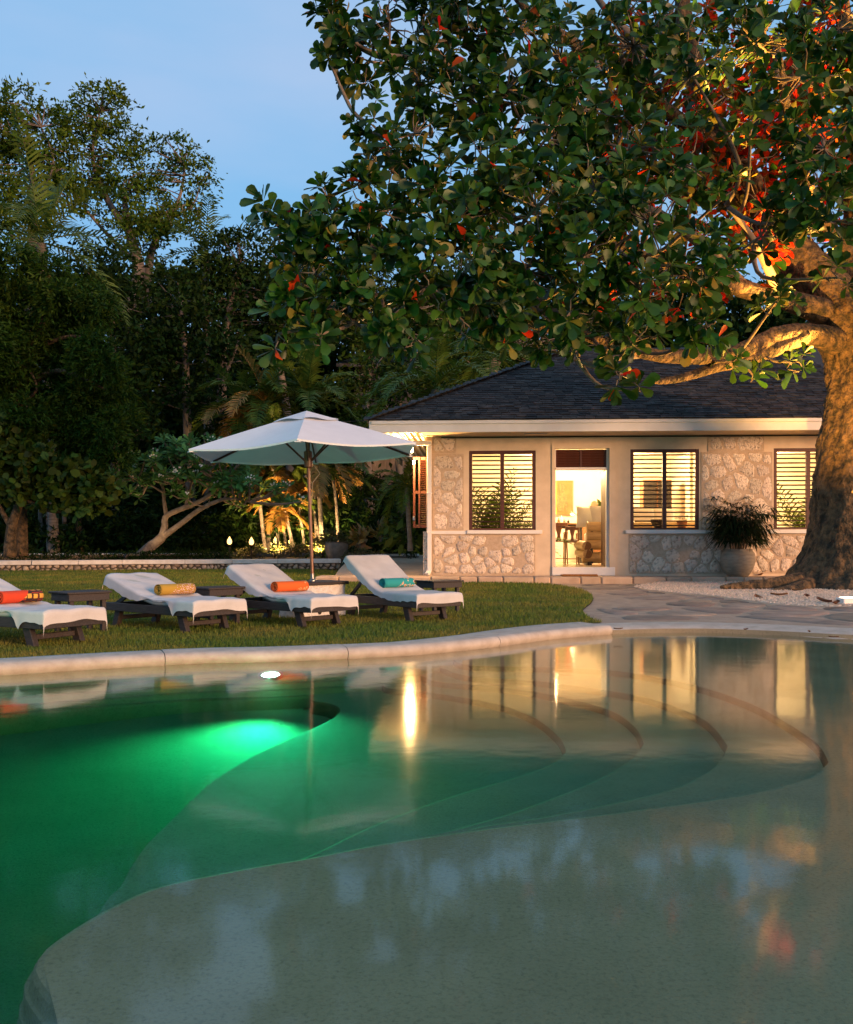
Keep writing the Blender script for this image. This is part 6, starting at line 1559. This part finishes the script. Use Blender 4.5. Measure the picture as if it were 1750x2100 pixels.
limbs_ = [
 [(1735, 660, d0, .62), (1690, 590, d0, .50), (1625, 520, d0, .44), (1580, 450, d0, .38), (1535, 385, d0, .34), (1500, 320, d0, .30), (1468, 280, d0, .26), (1440, 190, d0, .22), (1412, 90, d0, .2), (1400, 0, d0, .16), (1392, -120, d0, .1)],
 [(1740, 660, d0, .60), (1752, 560, d0 + .2, .45), (1768, 440, d0 + .4, .38), (1760, 300, d0 + .5, .3), (1745, 160, d0 + .5, .22), (1730, 20, d0 + .4, .14), (1720, -120, d0, .08)],
 [(1715, 650, d0 - .1, .34), (1660, 630, d0 - .5, .24), (1600, 612, d0 - .9, .20), (1545, 598, d0 - 1.3, .17), (1490, 582, d0 - 1.7, .17), (1420, 560, d0 - 2.3, .12), (1340, 530, d0 - 3.0, .08), (1260, 500, d0 - 3.6, .04)],
 [(1735, 705, d0 - .2, .32), (1680, 690, d0 - .6, .24), (1638, 684, d0 - .9, .20), (1590, 690, d0 - 1.2, .18), (1540, 712, d0 - 1.5, .165), (1490, 728, d0 - 1.8, .15), (1420, 732, d0 - 2.2, .14), (1342, 728, d0 - 2.6, .115), (1260, 708, d0 - 3.0, .10), (1180, 682, d0 - 3.4, .09), (1080, 662, d0 - 3.8, .08), (1000, 642, d0 - 4.2, .07), (900, 592, d0 - 4.6, .055), (830, 540, d0 - 4.8, .05), (740, 500, d0 - 5.0, .035), (640, 484, d0 - 5.1, .025), (545, 480, d0 - 5.2, .012)],
 [(1648, 690, d0 - .9, .18), (1590, 715, d0 - 1.2, .15), (1530, 738, d0 - 1.5, .13), (1470, 752, d0 - 1.8, .11), (1410, 772, d0 - 2.1, .08), (1355, 782, d0 - 2.3, .06), (1325, 778, d0 - 2.5, .03)],
 [(1525, 590, d0 - 1.4, .14), (1440, 500, d0 - 1.9, .12), (1350, 440, d0 - 2.3, .10), (1230, 400, d0 - 2.8, .09), (1110, 350, d0 - 3.2, .075), (1000, 250, d0 - 3.5, .06), (930, 150, d0 - 3.6, .045), (880, 80, d0 - 3.6, .03), (840, 20, d0 - 3.6, .015)],
 [(1500, 320, d0, .2), (1400, 250, d0 - .6, .15), (1290, 170, d0 - 1.2, .12), (1180, 90, d0 - 1.6, .1), (1090, 30, d0 - 1.9, .08), (1020, -60, d0 - 2.1, .05)],
 [(1180, 690, d0 - 3.4, .10), (1080, 600, d0 - 3.9, .085), (1010, 500, d0 - 4.2, .075), (930, 420, d0 - 4.4, .06), (840, 350, d0 - 4.6, .045), (780, 300, d0 - 4.6, .03), (740, 240, d0 - 4.6, .012)],
 [(1010, 500, d0 - 4.2, .06), (980, 420, d0 - 4.1, .06), (1010, 330, d0 - 4.0, .05), (985, 200, d0 - 3.9, .045), (900, 130, d0 - 3.9, .03), (800, 110, d0 - 4.0, .02), (690, 60, d0 - 4.1, .012)],
 [(830, 540, d0 - 4.8, .045), (790, 470, d0 - 4.9, .035), (730, 440, d0 - 5.0, .025), (640, 400, d0 - 5.0, .012)],
 [(1540, 390, d0, .16), (1470, 360, d0 - .5, .13), (1390, 385, d0 - 1.0, .10), (1300, 420, d0 - 1.6, .07), (1220, 450, d0 - 2.2, .04)],
 [(1565, 430, d0 + .1, .16), (1480, 400, d0 + 1.0, .13), (1370, 330, d0 + 1.6, .1), (1260, 260, d0 + 2.0, .06)],
 [(1752, 540, d0 + .2, .18), (1680, 430, d0 - .8, .13), (1640, 330, d0 - 1.4, .1), (1610, 200, d0 - 1.9, .08), (1590, 60, d0 - 2.2, .05)],
 [(1760, 420, d0 + .4, .15), (1690, 300, d0 + .8, .12), (1620, 180, d0 + 1.0, .1), (1560, 60, d0 + 1.1, .08), (1530, -60, d0 + 1.1, .05)],
 [(1745, 200, d0 + .5, .12), (1690, 120, d0 - .4, .09), (1660, 30, d0 - .8, .06)],
 [(1600, 612, d0 - .9, .12), (1570, 540, d0 - 1.7, .09), (1530, 470, d0 - 2.2, .06), (1490, 420, d0 - 2.6, .03)],
 [(1440, 190, d0, .14), (1350, 120, d0 + .4, .1), (1260, 40, d0 + .7, .08), (1200, -40, d0 + .9, .05)],
 [(900, 592, d0 - 4.6, .05), (800, 600, d0 - 4.9, .035), (700, 620, d0 - 5.1, .025), (600, 640, d0 - 5.2, .012)],
 [(1330, 726, d0 - 2.6, .07), (1260, 735, d0 - 3.0, .05), (1200, 745, d0 - 3.3, .035), (1170, 730, d0 - 3.5, .02)],
]
for l in limbs_: BR += limb('branch', l, M['bark'] if l[0][3] > .15 else M['bark_thin'], TR, 12 if l[0][3] > .15 else 7, 5, .05)
A = np.array([tuple(p) for p in BR])
dk = lambda q: D0 - 19.8 + q      # depths below were judged with the trunk at 19.8
lob = [(690, 65, 50, 16), (755, 125, 55, 16), (800, 45, 60, 16.3), (885, 85, 70, 16.4), (860, 175, 60, 16), (765, 245, 42, 15.6), (850, 275, 65, 15.6), (940, 215, 75, 16), (965, 60, 75, 16.8),
 (800, 345, 55, 15.2), (880, 375, 70, 15.2), (690, 425, 48, 14.9), (775, 435, 65, 14.9), (625, 450, 40, 14.7), (548, 430, 26, 14.6), (660, 505, 45, 14.7), (760, 505, 60, 14.6), (850, 490, 80, 14.8), (940, 445, 80, 15), (1000, 345, 85, 15.4), (1040, 185, 85, 16), (1065, 60, 80, 17), (1120, 285, 90, 15.4), (1100, 425, 90, 15), (960, 555, 75, 14.6), (880, 590, 60, 14.6), (640, 610, 45, 14.4), (570, 685, 30, 14.3), (640, 690, 36, 14.3), (720, 600, 45, 14.5), (800, 650, 50, 14.6), (850, 690, 40, 14.6), (1000, 620, 65, 14.8), (1080, 560, 80, 14.9),
 (1150, 125, 90, 16.4), (1200, 225, 80, 15.8), (1220, 385, 90, 15.2), (1200, 525, 90, 15), (1170, 640, 55, 15), (1290, 305, 80, 15.4), (1300, 95, 90, 16.8), (1330, 455, 90, 15), (1310, 590, 75, 15), (1272, 765, 30, 15.3), (1310, 690, 36, 15.4), (1420, 155, 90, 16.6), (1400, 335, 80, 15.8), (1440, 545, 75, 15.4), (1445, 670, 45, 15.8), (1550, 85, 90, 17), (1540, 255, 50, 16.8), (1560, 485, 60, 16.4), (1590, 620, 42, 17), (1650, 155, 90, 16.6), (1690, 305, 90, 15.8), (1710, 455, 75, 15.8), (1720, 570, 36, 16), (1650, 400, 60, 15.8), (1500, 740, 24, 18), (1640, 742, 30, 18.4), (1720, 60, 80, 16.6), (1490, 400, 36, 15.6), (1060, 660, 36, 15), (950, 660, 40, 14.8), (1310, 800, 14, 15.6), (1545, 770, 16, 18.6), (1330, 690, 26, 15.8), (1110, 680, 40, 15.4), (1190, 690, 34, 15.6), (1250, 705, 30, 15.6), (1020, 690, 34, 15), (690, 640, 40, 14.4), (590, 600, 28, 14.5), (740, 670, 36, 14.6), (600, 520, 30, 14.6), (600, 480, 42, 14.7), (560, 445, 30, 14.6), (700, 525, 48, 14.7), (645, 560, 38, 14.6), (590, 640, 32, 14.4), (730, 380, 36, 15), (720, 90, 40, 16), (680, 30, 30, 16.2), (670, 110, 30, 16)]
inner = [(1450, 200, 130, 21.5), (1600, 350, 120, 21.5), (1300, 350, 130, 21.5), (1560, 500, 90, 21), (1250, 200, 120, 21.5), (1150, 430, 110, 21), (1400, 560, 90, 20.5), (1640, 200, 110, 21.5), (1680, 90, 110, 21.5), (1500, 330, 90, 19.6), (1600, 230, 90, 19.8), (1450, 240, 80, 19.4), (1560, 420, 70, 19.4), (1660, 330, 80, 20.4), (1330, 300, 80, 19.2), (1390, 400, 70, 19.2), (1620, 130, 80, 20), (1540, 520, 60, 19), (1350, 60, 120, 21.5), (1280, 560, 70, 19.5), (1200, 620, 50, 19), (1000, 450, 80, 18.5), (1700, 520, 60, 21.5)]
offs = [(2000, 200, 260, 18), (1990, 520, 170, 18), (2150, 350, 240, 20), (1900, -150, 260, 18), (1500, -200, 240, 18), (1150, -170, 200, 17.5), (880, -130, 140, 17), (2000, 380, 200, 23), (1700, -300, 260, 20)]
r = random.Random(1234); FG, RD, YL = [], [], []; tw = MB(); heads = []
PROF = ((.0, .07), (.22, .28), (.5, .68), (.76, 1.0), (.92, .80), (1.0, .10))
cyc, czc = (1450, 330)
def grow(lobes, kind, dens, Ls):
    for (x, y, q, d) in lobes:
        d = dk(d); rad = q * d / F; n = max(1, round(dens * rad * rad + rad * 2))
        lc = at(x, y, d); js = np.argsort(((A - np.array(tuple(lc))) ** 2).sum(1))[:10]; hb_ = Vector(A[int(js[r.randrange(len(js))])]); hg = (lc - hb_).length
        hub = catmull([hb_, hb_.lerp(lc, .4) + Vector((r.uniform(-.15, .15), r.uniform(-.15, .15), -.12)) * hg, lc], 5); hw = [.022 + .012 * hg * (1 - i_ / 10) for i_ in range(len(hub))]
        tw.tube([p_ - wT for p_ in hub], hw, 6, False); AH = np.array([tuple(p_) for p_ in hub[4:]])
        if kind == 'out' and 1230 < x < 1680 and 140 < y < 520: n = max(2, int(n * .72))
        for k in range(n):
            while True:
                v = Vector((r.uniform(-1, 1), r.uniform(-1, 1), r.uniform(-1, 1)))
                if .25 < v.length < 1: break
            v = v.normalized() * (v.length ** .6); c = at(x, y, d) + v * rad
            sx = CX + F * c.x / c.y; sy = HY - F * (c.z - CZ) / c.y
            if 1655 < sx and sy > 610 and sy < 1200 and sx < 1800 and c.y < d0 and r.random() < .8: continue
            b = Vector(AH[int(np.argmin(((AH - np.array(tuple(c))) ** 2).sum(1)))]); gap = (c - b).length
            outw = (v + Vector((0, -.45 if kind == 'out' else .1, .55))).normalized(); outw = (outw + Vector((r.uniform(-.45, .45), r.uniform(-.45, .45), r.uniform(-.3, .4)))).normalized()
            nl = r.randint(8, 12); L_ = Ls * r.uniform(.8, 1.15); tgt = []
            rosette(None, None, c - wT, outw, nl, L_, r.uniform(.46, .56), r, (.35, 1.62), .10, PROF, tgt)
            for lf_ in tgt:
                p = r.random()
                if kind == 'in': (RD if p < (.50 if sx > 1240 else .08) else (YL if p < (.72 if sx > 1240 else .20) else FG)).append(lf_)
                else: (RD if p < .007 else (YL if p < .05 else FG)).append(lf_)
            mid = b.lerp(c, .55) + Vector((r.uniform(-.1, .1), r.uniform(-.1, .1), -.10 * gap)); rb_ = min(.03, .010 + .012 * gap)
            tw.tube([b - wT, mid - wT, c - wT - outw * .12, c - wT], [rb_, rb_ * .75, .010, .008], 5, False)
grow(lob, 'out', 56, .325); grow(inner, 'in', 24, .36); grow(offs, 'off', 3.2, .60)
obj('twigs', tw, M['bark_thin'], TR, 'all', recalc=False)
def score(lf_):
    p = lf_[2] + wT; sx = CX + F * p.x / p.y; sy = HY - F * (p.z - CZ) / p.y
    if not (20 < sx < 1730 and 15 < sy < 2080): return -1
    return abs((p - CAM).normalized().dot(lf_[4].normalized())) * lf_[3] / p.y * (1.3 if p.y < D0 - 2.5 else .6)
FG.sort(key=lambda q: -score(q))
for lf_ in FG[:290]:
    c = lf_[2]; mb = MB().add([Vector(v) - c for v in lf_[0]], lf_[1]); o = obj('leaf', mb, M['leaf_single'], TR, 'all', recalc=False); o.location = c
def bunch(name, L_, m_):
    mb = MB()
    for lf_ in L_: mb.add(lf_[0], lf_[1])
    return obj(name, mb, m_, TR, 'all', 'stuff', recalc=False)
bunch('foliage', FG[290:], M['leaf_almond']); bunch('red_foliage', RD, M['leaf_red']); bunch('yellow_foliage', YL, M['leaf_yellow'])
# white pebble bed round the roots
bed_px = [(1302, 1206), (1340, 1213), (1400, 1220), (1470, 1226), (1530, 1234), (1600, 1243), (1680, 1247), (1760, 1248), (1900, 1246), (1900, 1190), (1700, 1187), (1560, 1186), (1460, 1188), (1380, 1194), (1330, 1200)]
bp_ = [on(x, y, .09) for x, y in bed_px]; bc = sum(bp_, Vector()) / len(bp_)
bmh = MB(); RG = catmull(bp_, 4, True); rows = []
for f in (1.0, .96, .85, .6, .3, .0): rows.append([(bc.x + (p.x - bc.x) * f, bc.y + (p.y - bc.y) * f, .05 + .075 * (1 - f ** 6) ** .5) for p in RG + [RG[0]]])
obj('pebble_bed', bmh.grid(rows), M['gravel_bed'], None, 'all', 'structure')
rg = np.random.default_rng(3); NP = 26000; bx0, bx1 = min(p.x for p in bp_), max(p.x for p in bp_); by0, by1 = min(p.y for p in bp_), max(p.y for p in bp_)
X = rg.uniform(bx0 - .1, min(bx1, 10), NP); Y = rg.uniform(by0 - .1, by1, NP); ok = inside([(bc.x + (p.x - bc.x) * 1.01, bc.y + (p.y - bc.y) * 1.01) for p in RG], X, Y); X, Y = X[ok], Y[ok]; NP = len(X)
oct_ = np.array([(1, 0, 0), (0, 1, 0), (-1, 0, 0), (0, -1, 0), (0, 0, 1.0)]); S_ = rg.uniform(.010, .024, NP)
rot = rg.uniform(0, 6.3, NP); V = np.repeat(oct_[None], NP, 0) * S_[:, None, None] * rg.uniform(.7, 1.3, (NP, 5, 1)); V2 = V.copy(); V2[:, :, 0] = V[:, :, 0] * np.cos(rot)[:, None] - V[:, :, 1] * np.sin(rot)[:, None]; V2[:, :, 1] = V[:, :, 0] * np.sin(rot)[:, None] + V[:, :, 1] * np.cos(rot)[:, None]
V2 += np.stack([X, Y, np.full(NP, .123)], 1)[:, None, :]; k = (np.arange(NP) * 5)[:, None]; Fq = np.concatenate([k + np.array([[a, (a + 1) % 4, 4]]) for a in range(4)], 1).reshape(-1, 3)
npobj('pebbles', V2.reshape(-1, 3), Fq, M['gravel'], kind='stuff')
# ground flood lamps at the tree, one seen at the right edge
pf_ = on(1741, 1238, .125)
t = thing('flood_lamp', 'small white box floodlight shining in the pebbles at the right edge', 'floodlight', pf_, R(12))
obj('box', MB().box(-.16, .16, -.10, .10, 0, .09, .012), M['white_paint'], t, None); lnz = obj('lens', MB().box(-.11, .11, -.06, .075, .0905, .10, .004), M['flood_lens'], t, None)
def beam(p, target, e, col, size, blend, rad=.05):
    o = lamp('flood_beam', 'SPOT', p, e, col, spot_size=R(size), spot_blend=blend, shadow_soft_size=rad); d = (Vector(target) - Vector(p)).normalized(); o.rotation_euler = (-d).to_track_quat('Z', 'Y').to_euler(); return o
AMB = (1.0, .47, .085)
beam(pf_ + Vector((0, .02, .16)), at(1690, 700, D0 - .3), 6000, AMB, 54, .9)
for lab, p, tgt, e, sz in (('dark spike floodlight right of the trunk aimed into the crown', (11.2, 19.0, .12), (1530, 300, D0 + .6), 60000, 50), ('dark spike floodlight hidden by the roots aimed along the low bough', (10.7, 18.4, .12), (1440, 660, D0 - 2.1), 10000, 50)):
    spot(lab, p, at(*tgt), e, AMB, sz, .7, 'tree_floodlight', 'floodlights round the almond tree', .08, 'floodlight')
# a few dropped leaves
lv = obj('fallen_leaf', MB().grid([[(x * .15, y * .055 * (1 - x * x) ** .5 if abs(x) < 1 else 0, .012 + .03 * abs(y) + .02 * x * x) for y in (-1, 0, 1)] for x in (-1, -.5, 0, .5, 1)]), M['dead_leaf'], None, 'all', recalc=False)
fx = [(1640, 1212, .13, 'curled brown leaf on the pebbles in front of the roots'), (1598, 1222, .128, 'flat tan leaf on the pebbles left of the curled one'), (1655, 1225, .128, 'tan leaf on the pebbles below the curled brown one'), (1480, 1180, .225, 'brown leaf on the terrace left of the lady palm pot'), (1560, 1181, .225, 'brown leaf on the terrace right of the lady palm pot'), (1556, 1229, .10, 'small leaf where the pebbles meet the paving'), (1716, 1240, .13, 'orange brown leaf beside the white floodlight box'), (1690, 1236, .13, 'long orange leaf left of the one by the floodlight')]
for k, (x, y, z, lab) in enumerate(fx):
    o = lv if k == 0 else lv.copy()
    if k: COL.objects.link(o)
    o.location = on(x, y, z); o.rotation_euler = (R(rnd.uniform(-10, 10)), R(rnd.uniform(-10, 10)), rnd.uniform(0, 6)); o.scale = (rnd.uniform(.7, 1.2),) * 3; tag(o, lab, 'leaf', 'fallen leaves')
# debris floating along the pool edge
o0 = None
for k, (x, y, z, lab) in enumerate(((1268, 1291, .09, 'dark leaf scrap on the rim at the end of the coping'), (1660, 1297, .07, 'black curled leaf on the right pool rim'), (1710, 1308, .03, 'orange leaf by the water at the right edge'), (1530, 1292, .07, 'small green leaf on the pool rim below the paving'))):
    o = lv.copy(); COL.objects.link(o); o.location = on(x, y, z); o.scale = (.35,) * 3; o.rotation_euler = (0, 0, k * 1.3); tag(o, lab, 'leaf', 'leaf scraps on the pool rim')
